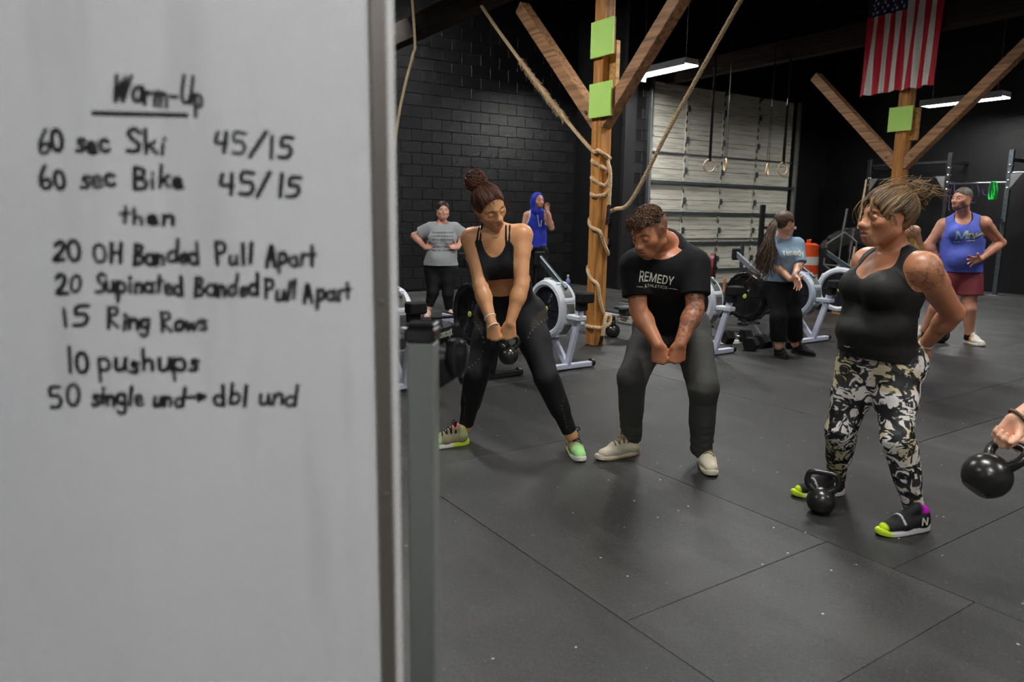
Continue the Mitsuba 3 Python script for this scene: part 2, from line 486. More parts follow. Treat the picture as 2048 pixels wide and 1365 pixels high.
def post(u, v, w, label, zb, targets, dv):
    k = thing('timber_post', label, 'post')
    h = w / 2
    put(k, box((u - h, v - h, 0), (u + h, v + h, 3.955), .008), M['post'])
    for s in (-1, 1):
        a = V(u, v + s * (h - .04), zb)
        b = V(u, v + s * (h + 1.42), zb + 1.46)
        part(k, 'brace', beam(a, b, w * .9, .14, (0, 0, 1), .006), M['brace'])
        part(k, 'bolt', rod(V(u - h - .012, v + s * (h + .10), zb + .13), V(u - h + .01, v + s * (h + .10), zb + .13), .018), M['galv'], 30)
    part(k, 'packing_block', box((u + h * .1, v - h - .10, zb + .35), (u + h * .9, v - h, zb + .80), .005), M['plywood'])
    for i, (z0, z1, lab) in enumerate(targets):
        t = thing('target_board', lab, 'target', 'lime green wall ball targets')
        put(t, box((u - h - .04, v + dv - .17, z0), (u - h - .022, v + dv + .17, z1), .002), M['lime'])
        part(t, 'backing', box((u - h - .0225, v + dv - .166, z0 + .004), (u - h - .0005, v + dv + .166, z1 - .004)), M['lime_side'])
    return k


post(PU, PV, PW, 'thick timber post with two climbing ropes wound around it', 2.33, [(2.38, 2.72, 'lime green target board below the other one on the roped timber post'),
                                                            (2.97, 3.32, 'topmost lime green target board on the roped timber post')], -.09)
post(QU, QV, .165, 'timber post under the hanging striped flag', 2.17, [(2.65, 2.99, 'square lime green target board on the post under the flag')], .01)

# ---------------------------------------------------------------- lamps
M['housing'] = mat('housing', pr((0.5, 0.5, 0.5), 0.5))
for i, (u, v, z, ax, L) in enumerate(LAMPS):
    lab = {0: 'lit strip lamp hanging left of the right-hand climbing rope', 1: 'lit strip lamp crossed by the brace of the flag post', 2: 'lit strip lamp at the top right corner',
           3: 'strip lamp hidden by the beam near the block wall'}.get(i, ['strip lamp high above the white rowing machines', 'strip lamp high above the man in blue tank top', 'strip lamp high above the man in the black tee', 'strip lamp high above the whiteboard', 'added unseen strip lamp above the bending woman that brightens the green targets', 'strip lamp behind the viewer at the right', 'strip lamp behind the viewer at the left', 'strip lamp right above the viewer', 'added unseen strip lamp that brightens the green target under the flag'][max(i - 4, 0)])
    k = thing('strip_lamp', lab, 'lamp', 'strip lamps outside the picture' if i > 3 else None)
    hw_ = .08 if i == 3 else .15
    e = V(L / 2, hw_, 0) if ax == 'u' else V(hw_, L / 2, 0)
    fl = .22 if i == 3 else .07 if i < 3 else .05 if i in (8, 12) else .13
    lo, hi = V(u, v, z) - e, V(u, v, z) + e
    hs = [box(lo - V(.012, .012, -.03), V(hi[0] + .012, hi[1] + .012, z + .09), .006)]
    for s in (-1, 1):                        # reflector sides, depth chosen to keep light off the upper walls
        if ax == 'v':
            hs.append(beam((u + s * (hw_ + .015), lo[1] - .01, z + .045 - fl / 2), (u + s * (hw_ + .015), hi[1] + .01, z + .045 - fl / 2), .012, fl, (0, 0, 1), .002))
        else:
            hs.append(beam((lo[0] - .01, v + s * (hw_ + .015), z + .045 - fl / 2), (hi[0] + .01, v + s * (hw_ + .015), z + .045 - fl / 2), .012, fl, (0, 0, 1), .002))
    if ax == 'v':
        hs.append(box((lo[0] - .012, hi[1], z - (.10 if i == 0 else .02 if i < 4 or i in (8, 12) else .08)), (hi[0] + .012, hi[1] + .012, z + .05), .002))  # end plate added to hold light off the door top
    part(k, 'housing', cat(hs), M['housing'])
    m = trimesh.Trimesh([[lo[0], lo[1], z], [lo[0], hi[1], z], [hi[0], hi[1], z], [hi[0], lo[1], z]], [[0, 1, 2], [0, 2, 3]], process=False)
    q = LAMP * LAMP_GAIN[i]
    part(k, 'diffuser', m, M['paper'], emitter={'type': 'area', 'radiance': {'type': 'rgb', 'value': [q, q * 1.0, q * 0.98]}})
    for s in (-.4, .4):
        o = V(s * L, 0, 0) if ax == 'u' else V(0, s * L, 0)
        part(k, 'chain', rod(V(u, v, z + .08) + o, V(u, v, ZC - .001) + o, .004, n=6), M['galv'])
# ================================================================ whiteboard in the foreground
def _board(p, n, uv):
    s = tfbm(p.x * 5, p.y * 5, p.z * 0.9, 4)
    h = smoothstep(0.55, 0.75, tfbm(p.x * 16, p.y * 16, p.z * 2.2 + 9, 3)) * 0.10
    return mix(rgb((226, 226, 228)), rgb((208, 209, 214)), s) * (1 - h)


M['board'] = mat('board', pr(mikit.proc(_board), 0.34, spec=0.5))
M['ink'] = mat('ink', pr((0.014, 0.014, 0.015), 0.5))
BO = cam(-0.1815, 0.945)                    # right front edge of the board face
bx, by = cdir(1, 0.05), cdir(0, 1) - 0.05 * cdir(1, 0)   # along the board to the right; away from the viewer
by = norm(by)
BF = frame(BO, bx, by, V(0, 0, 1))
k = thing('whiteboard', 'large whiteboard with a handwritten workout list in an aluminium frame', 'whiteboard')
part(k, 'panel', moved(box((-1.35, 0, .45), (0, .012, 2.25), .001), BF), M['board'])
# frame: front lip, rounded outer edge
part(k, 'frame', cat(moved(box((0, -.006, .42), (.021, .024, 2.28), .003), BF), 
                     moved(box((-1.38, -.006, .42), (0, .024, .45), .003), BF), moved(box((-1.38, -.006, 2.25), (0, .024, 2.28), .003), BF), moved(box((-1.38, -.006, .45), (-1.35, .024, 2.25), .003), BF)), M['alu'], 30)
part(k, 'frame_edge', moved(rod((.0235, .004, .42), (.0235, .004, 2.28), .0070, n=16), BF), M['alu_edge'], 40, 'bright rounded outer edge of the frame')
for z in (1.245, .98, 1.7):
    part(k, 'rivet', moved(tube([V(.0105, -.0058, z), V(.0105, -.0085, z)], [.0032, .0022], 10), BF), M['galv'], 40)
for x in (-.06, -1.30):
    part(k, 'leg', cat(moved(box((x - .02, .03, .03), (x + .02, .06, 1.6), .004), BF), moved(box((x - .025, -.22, 0), (x + .025, .32, .035), .004), BF)), M['steel_dark'])

# handwriting: strokes in a 0..1 high box, x to the right
def _arc(cx, cy, rx, ry, a0, a1, n=10):
    t = np.radians(np.linspace(a0, a1, n))
    return [(cx + rx * math.cos(q), cy + ry * math.sin(q)) for q in t]


G = {
    'W': (.75, [[(0, 1), (.08, .02), (.30, .75), (.42, .02), (.70, .95)], [(.42, .02), (.40, .9)]]), 'a': (.5, [_arc(.22, .25, .2, .24, 40, 340), [(.42, .5), (.42, .06), (.5, .02)]]),
    'r': (.38, [[(.05, .5), (.07, 0)], [(.07, .3), (.18, .48), (.34, .46)]]), 'm': (.75, [[(.05, .48), (.06, 0)], [(.06, .3), (.2, .5), (.3, .4), (.31, 0)], [(.31, .3), (.46, .5), (.58, .38), (.6, 0)]]),
    '-': (.4, [[(.04, .32), (.32, .34)]]), 'U': (.55, [[(.03, 1), (.03, .3), (.2, .02), (.4, .2), (.44, .95)], [(.44, .4), (.46, 0)]]), 'p': (.5, [[(.05, .5), (.06, -.45)], _arc(.22, .25, .18, .25, 150, -150)]),
    '6': (.5, [[(.25, 1), (.06, .5), (.08, .1), (.25, .0), (.4, .15), (.32, .42), (.08, .3)]]), '0': (.52, [_arc(.24, .48, .2, .46, 100, 470, 16)]), 's': (.36, [[(.3, .44), (.12, .5), (.08, .34), (.26, .2), (.22, .02), (.02, .04)]]),
    'e': (.44, [[(.05, .24), (.34, .28), (.26, .5), (.08, .4), (.06, .12), (.2, .0), (.4, .08)]]), 'c': (.4, [_arc(.22, .25, .18, .24, 50, 320)]), 'S': (.5, [[(.42, .85), (.24, 1.0), (.06, .8), (.2, .55), (.4, .36), (.34, .08), (.04, .06)]]),
    'k': (.46, [[(.05, .95), (.07, 0)], [(.34, .5), (.08, .22)], [(.16, .3), (.4, 0)]]), 'i': (.22, [[(.09, .48), (.1, 0)], [(.09, .72), (.1, .76)]]), '4': (.52, [[(.08, .95), (.04, .45), (.42, .46)], [(.38, .98), (.36, 0)]]),
    '5': (.5, [[(.4, .95), (.1, .95), (.07, .58), (.3, .56), (.4, .3), (.28, .04), (.03, .04)]]), '/': (.5, [[(.02, -.1), (.42, 1.1)]]), '1': (.26, [[(.12, .95), (.12, 0)]]), 'B': (.56, [[(.06, .95), (.07, 0)], [(.04, .95), (.36, .86), (.32, .56), (.08, .5), (.44, .36), (.4, .06), (.05, .0)]]),
    't': (.36, [[(.16, .9), (.16, .02)], [(.0, .52), (.34, .56)]]), 'h': (.46, [[(.05, .95), (.06, 0)], [(.06, .3), (.22, .48), (.36, .36), (.37, 0)]]), 'n': (.46, [[(.05, .48), (.06, 0)], [(.06, .3), (.22, .48), (.36, .36), (.37, 0)]]),
    '2': (.5, [[(.05, .78), (.2, .97), (.38, .8), (.3, .45), (.04, .04), (.42, .04)]]), 'O': (.6, [_arc(.27, .48, .24, .44, 100, 470, 16)]), 'H': (.56, [[(.05, .95), (.06, 0)], [(.42, .95), (.42, 0)], [(.06, .46), (.42, .5)]]),
    'd': (.52, [_arc(.2, .25, .18, .24, 40, 330), [(.4, 1.0), (.41, .02)]]), 'P': (.5, [[(.06, .95), (.08, 0)], [(.04, .92), (.32, .92), (.4, .7), (.28, .48), (.08, .46)]]), 'u': (.46, [[(.04, .48), (.06, .1), (.2, .0), (.34, .16), (.36, .48)], [(.36, .3), (.42, 0)]]),
    'l': (.24, [[(.1, .98), (.1, .02)]]), 'A': (.6, [[(.02, -.02), (.28, 1), (.46, 0)], [(.1, .36), (.42, .38)]]), 'N': (.6, [[(.05, 0), (.06, .9), (.4, .05), (.44, .95)]]), 'I': (.26, [[(.12, .95), (.12, 0)]]),
    'R': (.56, [[(.06, .95), (.07, 0)], [(.02, .92), (.34, .92), (.38, .66), (.08, .46), (.46, 0)]]), 'g': (.48, [_arc(.2, .25, .18, .24, 40, 330), [(.39, .5), (.38, -.3), (.2, -.46), (.04, -.34)]]), 'o': (.44, [_arc(.2, .25, .17, .24, 90, 450)]),
    'w': (.6, [[(.03, .48), (.12, .02), (.26, .4), (.38, .02), (.54, .5)]]), '>': (.7, [[(.02, .3), (.5, .3)], [(.34, .5), (.54, .3), (.36, .08)]]), 'b': (.48, [[(.05, .95), (.06, .02)], _arc(.22, .25, .18, .24, 150, -150)]), 'D': (.56, [[(.06, .95), (.07, 0)], [(.03, .93), (.4, .8), (.42, .2), (.05, 0)]]),
}


def write(text, px0, py0, px1, py1, h, pen=.0054, xs=None):
    """one handwritten line between two measured baseline points on the board; h = capital height in metres"""
    w = [G[c][0] if c in G else .34 for c in text]
    tot = sum(w) + .08 * len(text)
    def on(px, py):
        o = sight(px, py, .945 + 0.0)
        r = norm(o - V(0, 0, EYE))
        t = ((BO - V(0, 0, EYE)) @ by) / (r @ by)
        q = V(0, 0, EYE) + r * t
        return V((q - BO) @ bx, q[2])
    a, b = on(px0, py0), on(px1, py1)
    sx = np.linalg.norm(b - a) / tot
    d = (b - a) / np.linalg.norm(b - a)
    nrm = V(-d[1], d[0])
    x = 0.0
    geo = []
    for c, ww in zip(text, w):
        jr, js, jb = rs.uniform(-.10, .10), rs.uniform(.90, 1.12), rs.uniform(-.07, .07)
        for st in G.get(c, (0, []))[1]:
            jit = rs.uniform(-.02, .02, 2)
            st = np.array(st, float) + jit
            if len(st) > 2:
                st = curve(st, 6 * len(st))
            pts = [a + d * ((x + q[0] * js + q[1] * (.10 + jr) * h / sx) * sx) + nrm * ((q[1] * js + jb + q[0] * jr) * h) for q in st]
            geo.append(LineString(pts).buffer(pen / 2 * rs.uniform(.85, 1.15), 4))
        x += ww + .08
    m = extrude(union_all(geo).simplify(.0002), .0003)
    m.apply_transform(BF @ frame((0, -.0001, 0), V(1, 0, 0), V(0, 0, 1), V(0, -1, 0)))
    return m


_wb = k
for t, x0, y0, x1, y1, h in (('Warm-Up', 228, 205, 412, 214, .031), ('60 sec', 76, 306, 222, 304, .026), ('Ski', 253, 306, 338, 310, .028), ('45/15', 428, 305, 590, 318, .026),
                             ('60 sec', 80, 376, 234, 375, .026), ('Bike', 266, 375, 372, 378, .026), ('45/15', 440, 388, 608, 394, .026), ('then', 240, 446, 354, 448, .022),
                             ('20', 106, 522, 168, 522, .026), ('OH', 188, 525, 250, 527, .025), ('Banded', 266, 528, 402, 528, .026), ('Pull', 432, 528, 510, 528, .026), ('Apart', 532, 530, 634, 530, .026),
                             ('20', 112, 586, 168, 585, .024), ('Supinated', 190, 585, 372, 588, .025), ('Banded', 388, 592, 520, 592, .026), ('Pull', 528, 598, 596, 600, .024), ('Apart', 608, 604, 706, 598, .024),
                             ('15', 124, 655, 184, 653, .024), ('Ring', 214, 658, 306, 660, .025), ('Rows', 322, 660, 418, 662, .024), ('10', 132, 744, 188, 744, .031), ('pushups', 196, 742, 404, 742, .030),
                             ('50', 102, 818, 166, 812, .028), ('single und', 184, 810, 372, 814, .026), ('>', 372, 806, 430, 806, .022), ('dbl und', 428, 810, 598, 812, .027)):
    part(_wb, 'writing', write(t, x0, y0, x1, y1, h), M['ink'])
_ul = write('-', 170, 243, 486, 254, .031)
part(_wb, 'underline', _ul, M['ink'])

# grey upright with a black cap and a black knob on a pin, just behind the board
k = thing('steel_upright', 'grey steel upright with black cap and black ball knob beside the whiteboard', 'stand')
up = cam(-.170, 1.36)
uf = frame(up, cdir(1, -.12), cdir(.12, 1), V(0, 0, 1))
part(k, 'post', moved(box((-.026, -.026, .02), (.026, .026, 1.122), .004), uf), mat('upright', pr(rgb((112, 116, 112)), 0.42)))
part(k, 'cap', moved(cat(box((-.029, -.029, 1.122), (.029, .029, 1.150), .005), box((-.027, -.027, 1.150), (.027, .027, 1.158), .004)), uf), M['blackgloss'])
part(k, 'pin', moved(rod((.02, .05, 1.098), (.045, .05, 1.098), .008), uf), M['chrome'], 40)
part(k, 'knob', moved(lathe([(0, -.042), (.012, -.040), (.020, -.024), (.024, 0), (.023, .02), (.016, .034), (0, .037)], 28, 'z'), uf @ frame((.054, .055, 1.083), V(1, 0, 0), V(0, 1, 0), V(0, 0, 1))), M['blackgloss'], 50)
part(k, 'lever', moved(beam((.0, .06, 1.035), (.04, .06, 1.06), .03, .05), uf), M['blackmatte'])
part(k, 'foot', moved(box((-.05, -.06, 0), (.05, .35, .03), .006), uf), M['black'])
# ================================================================ rowing machines (local: x across, y from the front foot along the rail, z up)
def rower_shapes(cage, disc, frm, foot, textcol, body, logo_first):
    S = []
    add = lambda name, mesh, m, smooth=False, label=None: S.append((name, mikit.ply(mesh, m, smooth), label))
    hy, hz, R = .25, .535, .275
    w = .095
    pf = [(.205, -w + .02), (.225, -w), (.255, -w + .004), (R - .006, -w + .035), (R, -w + .06), (R, w - .06), (R - .006, w - .035), (.255, w - .004), (.225, w), (.205, w - .02), (.212, w - .045), (.23, 0), (.212, -w + .045)]
    ca = lathe(pf, 64, 'x', closed=True)
    add('flywheel_cage', moved(ca, frame((0, hy, hz), V(1, 0, 0), V(0, 1, 0), V(0, 0, 1))), cage, 40)
    vents = []
    for i in range(9):
        a0 = math.radians(i * 40 + 6)
        pts = []
        n = 6
        v, f = [], []
        for j in range(n + 1):
            a = a0 + math.radians(27) * j / n
            for x in (-.042, .042):
                v.append((x, hy + (R + .003) * math.cos(a), hz + (R + .003) * math.sin(a)))
        for j in range(n):
            f += [[2 * j, 2 * j + 1, 2 * j + 3], [2 * j, 2 * j + 3, 2 * j + 2]]
        add('vent_panel', trimesh.Trimesh(v, f, process=False), M['ventgrey'])
        am = a0 + math.radians(33.5)
        cpt = V(0, hy + (R + .002) * math.cos(am), hz + (R + .002) * math.sin(am))
        rad = norm(cpt - V(0, hy, hz))
        add('clip', beam(cpt - V(.055, 0, 0), cpt + V(.055, 0, 0), .03, .014, rad, .004), cage)
    for s in (-1, 1):
        fr = frame((s * (w - .035), hy, hz), V(0, 1, 0), V(0, 0, 1), V(1, 0, 0))
        add('disc', moved(lathe([(0, -.006), (.212, -.006), (.212, .006), (0, .006)], 48), fr), disc, 30)
        sl = []
        for ring in range(6):
            r = .075 + ring * .021
            for q in range(4):
                a = np.radians(np.linspace(q * 90 + 45 - 24, q * 90 + 45 + 24, 9))
                sl.append(tube(np.stack([r * np.cos(a), r * np.sin(a), a * 0 + s * .008], 1), .0028, 5))
        for q in range(4):
            a = math.radians(q * 90)
            sl.append(rod((.03 * math.cos(a), .03 * math.sin(a), s * .008), (.2 * math.cos(a), .2 * math.sin(a), s * .008), .0045, n=6))
        add('disc_ribs', moved(cat(sl), fr), M['blackgloss'] if disc != M['blackgloss'] else M['steel_dark'], 30)
        add('hub_badge', moved(lathe([(0, 0), (.026, 0), (.024, s * .014), (0, s * .016)], 24), fr), M['hub'], 30, 'yellow green hub badge')
    add('foot_bar', box((-.28, -.028, .012), (.28, .028, .058), .006), foot)
    for s in (-1, 1):
        add('caster', cat(moved(lathe([(.012, -.02), (.034, -.02), (.038, -.014), (.038, .014), (.034, .02), (.012, .02)], 20, 'x'), frame((s * .285, 0, .042), V(1, 0, 0), V(0, 1, 0), V(0, 0, 1))), rod((s * .25, 0, .042), (s * .318, 0, .042), .011)), M['black'], 30)
    add('front_leg', beam((0, 0, .05), (0, -.17, .60), .036, .062, (0, 1, 0), .005), frm)
    add('rear_strut', beam((0, .02, .05), (0, .24, .30), .036, .062, (0, 1, 0), .005), frm)
    add('front_housing', cat(box((-.07, -.275, .635), (.07, -.16, .725), .012), box((-.05, -.21, .56), (.05, -.14, .66), .01)), M['blackmatte'])
    add('bracket', box((-.045, -.20, .47), (.045, -.02, .515), .008), cage)
    add('body_cover', beam((0, .22, .43), (0, 1.05, .20), .085, .13, (0, 0, 1), .015), body)
    fr = frame((-.0435, .62, .33), *(lambda d: (d, np.cross(V(-1, 0, 0), d), V(-1, 0, 0)))(norm(V(0, -.75, .22))))
    if logo_first:
        lt = lettering('concept', .062, .002, True, .8)
        o = moved(lt, fr @ frame((-.25, -.03, 0), V(1, 0, 0), V(0, 1, 0), V(0, 0, 1)))
        add('wordmark', o, textcol)
        add('wordmark_sign', moved(lettering('C2', .07, .002, True, .6), fr @ frame((-.35, -.034, 0), V(1, 0, 0), V(0, 1, 0), V(0, 0, 1))), M['text_lime'])
    else:
        add('wordmark', moved(lettering('concept 2', .062, .002, True, .8), fr @ frame((-.28, -.03, 0), V(1, 0, 0), V(0, 1, 0), V(0, 0, 1))), textcol)
    for s in (-1, 1):
        add('footrest', cat(beam((s * .11, .86, .10), (s * .11, 1.02, .36), .10, .02, (0, 1, 0), .006), box((s * .11 - .05, .84, .09), (s * .11 + .05, .94, .12), .006)), M['black'])
    add('footrest_axle', rod((-.16, .92, .16), (.16, .92, .16), .014), M['black'])
    add('rail', box((-.033, .95, .165), (.033, 2.34, .255), .008), frm)
    add('rail_top', box((-.022, .96, .255), (.022, 2.34, .268), .003), M['chrome'])
    add('rear_leg', cat(beam((0, 2.28, .17), (0, 2.34, .02), .06, .05, (0, 1, 0), .005), box((-.2, 2.30, .0), (.2, 2.37, .035), .006)), foot)
    seat = lathe([(0, 0), (.10, 0), (.125, .012), (.12, .034), (.09, .038), (0, .026)], 28)
    seat.apply_transform(np.diag([1.3, .9, 1, 1]))
    add('seat', moved(seat, frame((0, 1.32, .325), V(1, 0, 0), V(0, 1, 0), V(0, 0, 1))), M['black'], 40)
    add('seat_carriage', box((-.06, 1.25, .27), (.06, 1.39, .326), .008), M['steel_dark'])
    add('monitor_arm', cat(beam((.0, .05, .72), (.0, .46, .99), .03, .06, (0, 0, 1), .006)), frm if frm != M['framewhite'] else M['steel_dark'])
    add('monitor', cat(box((-.06, .44, .92), (.06, .475, 1.05), .012), box((-.05, .475, .935), (.05, .479, 1.035), .002)), M['blackmatte'])
    add('handle', cat(rod((-.25, .60, .47), (.25, .60, .47), .014)), M['black'])
    for s in (-1, 1):
        add('sticker', box((s * .0335 - .0008, 1.60, .178), (s * .0335 + .0008, 2.05, .243)), M['text_black'])
        f2 = frame((s * .0345, 1.62 if s > 0 else 2.03, .19), V(0, s, 0), V(0, 0, 1), V(s, 0, 0))
        add('sticker_text', moved(lettering('KILL CLIFF', .042, .001, True, .95), f2), M['text_red'])
        add('sponsor_plate', box((s * .0335 - .0008, 1.03, .172), (s * .0335 + .0008, 1.56, .248)), M['label_white'])
        f2 = frame((s * .0345, 1.14 if s > 0 else 1.44, .213), V(0, s, 0), V(0, 0, 1), V(s, 0, 0))
        add('sponsor_text', moved(cat(lettering('NAVY SEAL', .026, .001, True), moved(lettering('FOUNDATION', .016, .001, True, 1.15), frame((0, -.026, 0), V(1, 0, 0), V(0, 1, 0), V(0, 0, 1)))), f2), M['text_black'])
        rg = lathe([(.022, 0), (.028, 0), (.028, .001), (.022, .001)], 24, closed=True)
        add('sponsor_seal', moved(rg, frame((s * .0345, 1.08 if s > 0 else 1.50, .213), V(0, s, 0), V(0, 0, 1), V(s, 0, 0))), M['copper'])
    return S


_white = rower_shapes(M['rowwhite'], mat('disc_navy', pr(rgb((28, 30, 40)), .4)), M['framewhite'], M['framewhite'], M['text_white'], M['black'], False)
_grey = rower_shapes(M['rowgrey'], 'm_disc_navy', M['framewhite'], M['framewhite'], M['text_white'], M['black'], False)
_black = rower_shapes(M['blackgloss'], M['black'], M['framegrey'], M['framegrey'], M['text_white'], M['blackgloss'], False)
_blackb = rower_shapes(M['blackgloss'], M['black'], M['blackmatte'], M['blackmatte'], M['text_white'], M['blackgloss'], True)
for u, v, sh, lab, drop in ((2.40, 5.10, _white, 'rowing machine half hidden behind the whiteboard edge', 1), (3.20, 5.08, _blackb, 'glossy black rowing machine with C2 lettering behind the bending woman', 0),
                      (4.00, 5.06, _white, 'white rowing machine between the bending woman and the roped post', 0), (5.74, 4.87, _white, 'white rowing machine behind the man in the black tee', 0),
                      (6.62, 4.93, _black, 'black rowing machine with grey legs beside the ponytailed woman', 0), (7.36, 4.84, _grey, 'grey rowing machine right of the ponytailed woman', 0),
                      (8.41, 4.92, _white, 'white rowing machine behind the woman in patterned leggings', 0)):
    t = thing('rowing_machine', lab, 'rowing machine', 'rowing machines in a row')
    for name, shp, l in sh:
        same(t, name, shp, T().translate([u, v, 0.001]).rotate([0, 0, 1], 25 if u > 8 else 0), l)
# ================================================================ ropes
def rope(path, r, n=None, pitch=.085):
    """three twisted strands along a path"""
    p = np.asarray(path, float)
    L = np.r_[0, np.cumsum(np.linalg.norm(np.diff(p, axis=0), axis=1))]
    n = n or int(L[-1] / pitch * 9)
    s = np.linspace(0, L[-1], n)
    q = np.stack([np.interp(s, L, p[:, k]) for k in range(3)], 1)
    t = np.gradient(q, axis=0)
    t /= np.linalg.norm(t, axis=1, keepdims=True)
    x = norm(np.cross(t[0], V(.3, .9, .2)))
    X = []
    for i in range(n):
        x = norm(x - (x @ t[i]) * t[i])
        X.append(x)
    X = np.array(X); Y = np.cross(t, X)
    out = []
    for k in range(3):
        a = s / pitch * 2 * np.pi + k * 2 * np.pi / 3
        c = q + .5 * r * (np.cos(a)[:, None] * X + np.sin(a)[:, None] * Y)
        out.append(tube(c, .56 * r, 6))
    return cat(out), q, X, Y


hw = PW / 2
rr = .021
def wrap(seq):
    """corner points of a rope lying round the main post: (side, along -1..1, z); sides f (front, -v), r (+u), b, l"""
    out = []
    g = hw + rr
    for s, t, z in seq:
        c = {'f': (t * hw, -g), 'r': (g, t * hw), 'b': (t * hw, g), 'l': (-g, t * hw)}[s]
        out.append((PU + c[0], PV + c[1], z))
    return out


k = thing('climbing_rope', 'frayed climbing rope from the upper left tied around the timber post', 'rope', None)
p = curve([V(PU - .10, 8.22, 3.96), V(PU - .12, 7.70, 3.50), V(PU - .13, 6.72, 2.66), V(PU - hw - .03, 6.03, 2.09)] + wrap([('l', -.9, 2.05), ('f', .35, 1.985), ('r', 0, 1.99), ('b', 0, 1.98), ('l', 0, 1.94), ('f', -.2, 1.87), ('f', .6, 1.84), ('r', .2, 1.82), ('b', 0, 1.80), ('l', .1, 1.77),
     ('f', -.3, 1.70), ('f', .7, 1.77), ('r', .3, 1.72), ('b', 0, 1.66), ('l', 0, 1.60), ('f', -.5, 1.60), ('f', .6, 1.64), ('r', 0, 1.62)]), 260)
m, q, X, Y = rope(p, rr)
part(k, 'line', m, M['rope'], 50)
p = curve(wrap([('f', .28, 1.99), ('f', .2, 1.95)]) + [V(PU + .02, PV - hw - rr * 3, 1.82), V(PU + .02, PV - hw - rr * 2.8, 1.5)], 40)
m, _, _, _ = rope(p, rr * .95)
part(k, 'tail', m, M['rope'], 50)
m, _, _, _ = rope(curve([V(PU + .02, PV - hw - rr * 2.8, 1.5), V(PU + .022, PV - hw - rr * 2, 1.30)], 20), rr * .98)
part(k, 'taped_end', m, M['blackpaint'], 50)
fr_ = []
for i in range(420):                         # fraying
    j = int(len(q) * rs.uniform(.23, .45))
    a = rs.uniform(0, 6.28)
    d = math.cos(a) * X[j] + math.sin(a) * Y[j]
    t = norm(q[min(j + 1, len(q) - 1)] - q[j])
    o = q[j] + d * rr * .9
    e = o + d * rs.uniform(.01, .035) + t * rs.uniform(.01, .06) + V(0, 0, -rs.uniform(0, .025))
    fr_.append(tube([o, (o + e) / 2 + d * .006, e], [.0022, .0018, .0008], 4))
part(k, 'frayed_fibre', cat(fr_), M['rope'], kind='stuff')
k = thing('climbing_rope', 'climbing rope from the upper right wound down the timber post to a knot', 'rope')
p = curve([V(PU - .02, 3.60, 3.96), V(PU - .02, 4.26, 3.13), V(PU, 4.95, 2.27), V(PU + .05, 5.52, 1.56), V(PU + .085, 5.80, 1.46)] + wrap([('r', .1, 1.42), ('b', .5, 1.40), ('b', -.5, 1.36), ('l', .4, 1.30), ('l', -.3, 1.26), ('f', -.8, 1.22), ('f', 0, 1.10), ('f', .8, 1.00), ('r', -.5, .98), ('r', .4, .95), ('b', .3, .90), ('b', -.6, .84), ('l', .3, .78), ('l', -.4, .72),
     ('f', -.9, .66), ('f', -.45, .52), ('f', .1, .40), ('f', .55, .34), ('f', 1.0, .30), ('r', -.6, .27), ('r', .2, .21), ('b', .3, .20), ('b', -.5, .20), ('l', .2, .21), ('l', -.6, .21), ('f', -.5, .20)]) +
     [V(PU, PV - hw - rr * 3.2, .215), V(PU + hw * .9, PV - hw - rr * 3.6, .25), V(PU + hw * 1.1, PV - hw - rr * 3, .32), V(PU + hw * .3, PV - hw - rr * 3.4, .33), V(PU - hw * .1, PV - hw - rr * 3.8, .24), V(PU - .02, PV - hw - rr * 3.4, .12)], 420)
m, _, _, _ = rope(p, rr)
part(k, 'line', m, M['rope'], 50)
m, _, _, _ = rope(curve([V(PU - .02, PV - hw - rr * 3.4, .12), V(PU - .02, PV - hw - rr * 1.6, .02)], 20), rr * .98)
part(k, 'taped_end', m, M['blackpaint'], 50)
k = thing('hanging_rope', 'pale rope slung from the beam in front of the block wall beside the whiteboard', 'rope')
m, _, _, _ = rope(curve([V(*sight(752, 600, 8.3)[:2], .02), sight(764, 480, 8.4), sight(793, 262, 8.6), sight(808, 180, 8.7), sight(826, 110, 8.8), sight(830, 84, 8.9), V(*sight(822, 72, 9.0)[:2], 4.13)], 60), .017)
put(k, m, M['ropegrey'], 50)

# ================================================================ gymnastic rings
for px, py, ang, lab in ((1419, 332, 8, 'wooden gymnastic ring farthest left in front of the overhead door, seen face on'), (1451, 330, 84, 'wooden gymnastic ring seen edge on in front of the overhead door'),
                         (1535, 340, 62, 'wooden gymnastic ring turned half away, left of the last ring'), (1566, 338, 22, 'wooden gymnastic ring nearest the right edge of the overhead door')):
    t = thing('gym_ring', lab, 'gymnastic ring', 'hanging gymnastic rings')
    c = sight(px, py, 12.4)
    a = math.radians(ang)
    ex = cdir(math.cos(a), math.sin(a))
    an = np.linspace(0, 2 * np.pi, 40, endpoint=False)
    put(t, tube(c + .099 * (np.cos(an)[:, None] * ex + np.sin(an)[:, None] * V(0, 0, 1)), .0155, 12, closed=True), M['ringwood'], True)
    ey = np.cross(V(0, 0, 1), ex)
    part(t, 'strap', cat(beam(c + V(0, 0, .075) + ey * .017, c + V(0, 0, 1.9), .036, .003, ey), beam(c + V(0, 0, .075) - ey * .017, c + V(0, 0, 1.9) - ey * .006, .036, .003, ey), beam(c + V(0, 0, 1.9), V(c[0], c[1], ZC), .03, .004, ey)), M['blackmatte'])
    part(t, 'buckle', beam(c + V(0, 0, 1.02), c + V(0, 0, 1.13), .034, .014, ey, .003), M['chrome'])

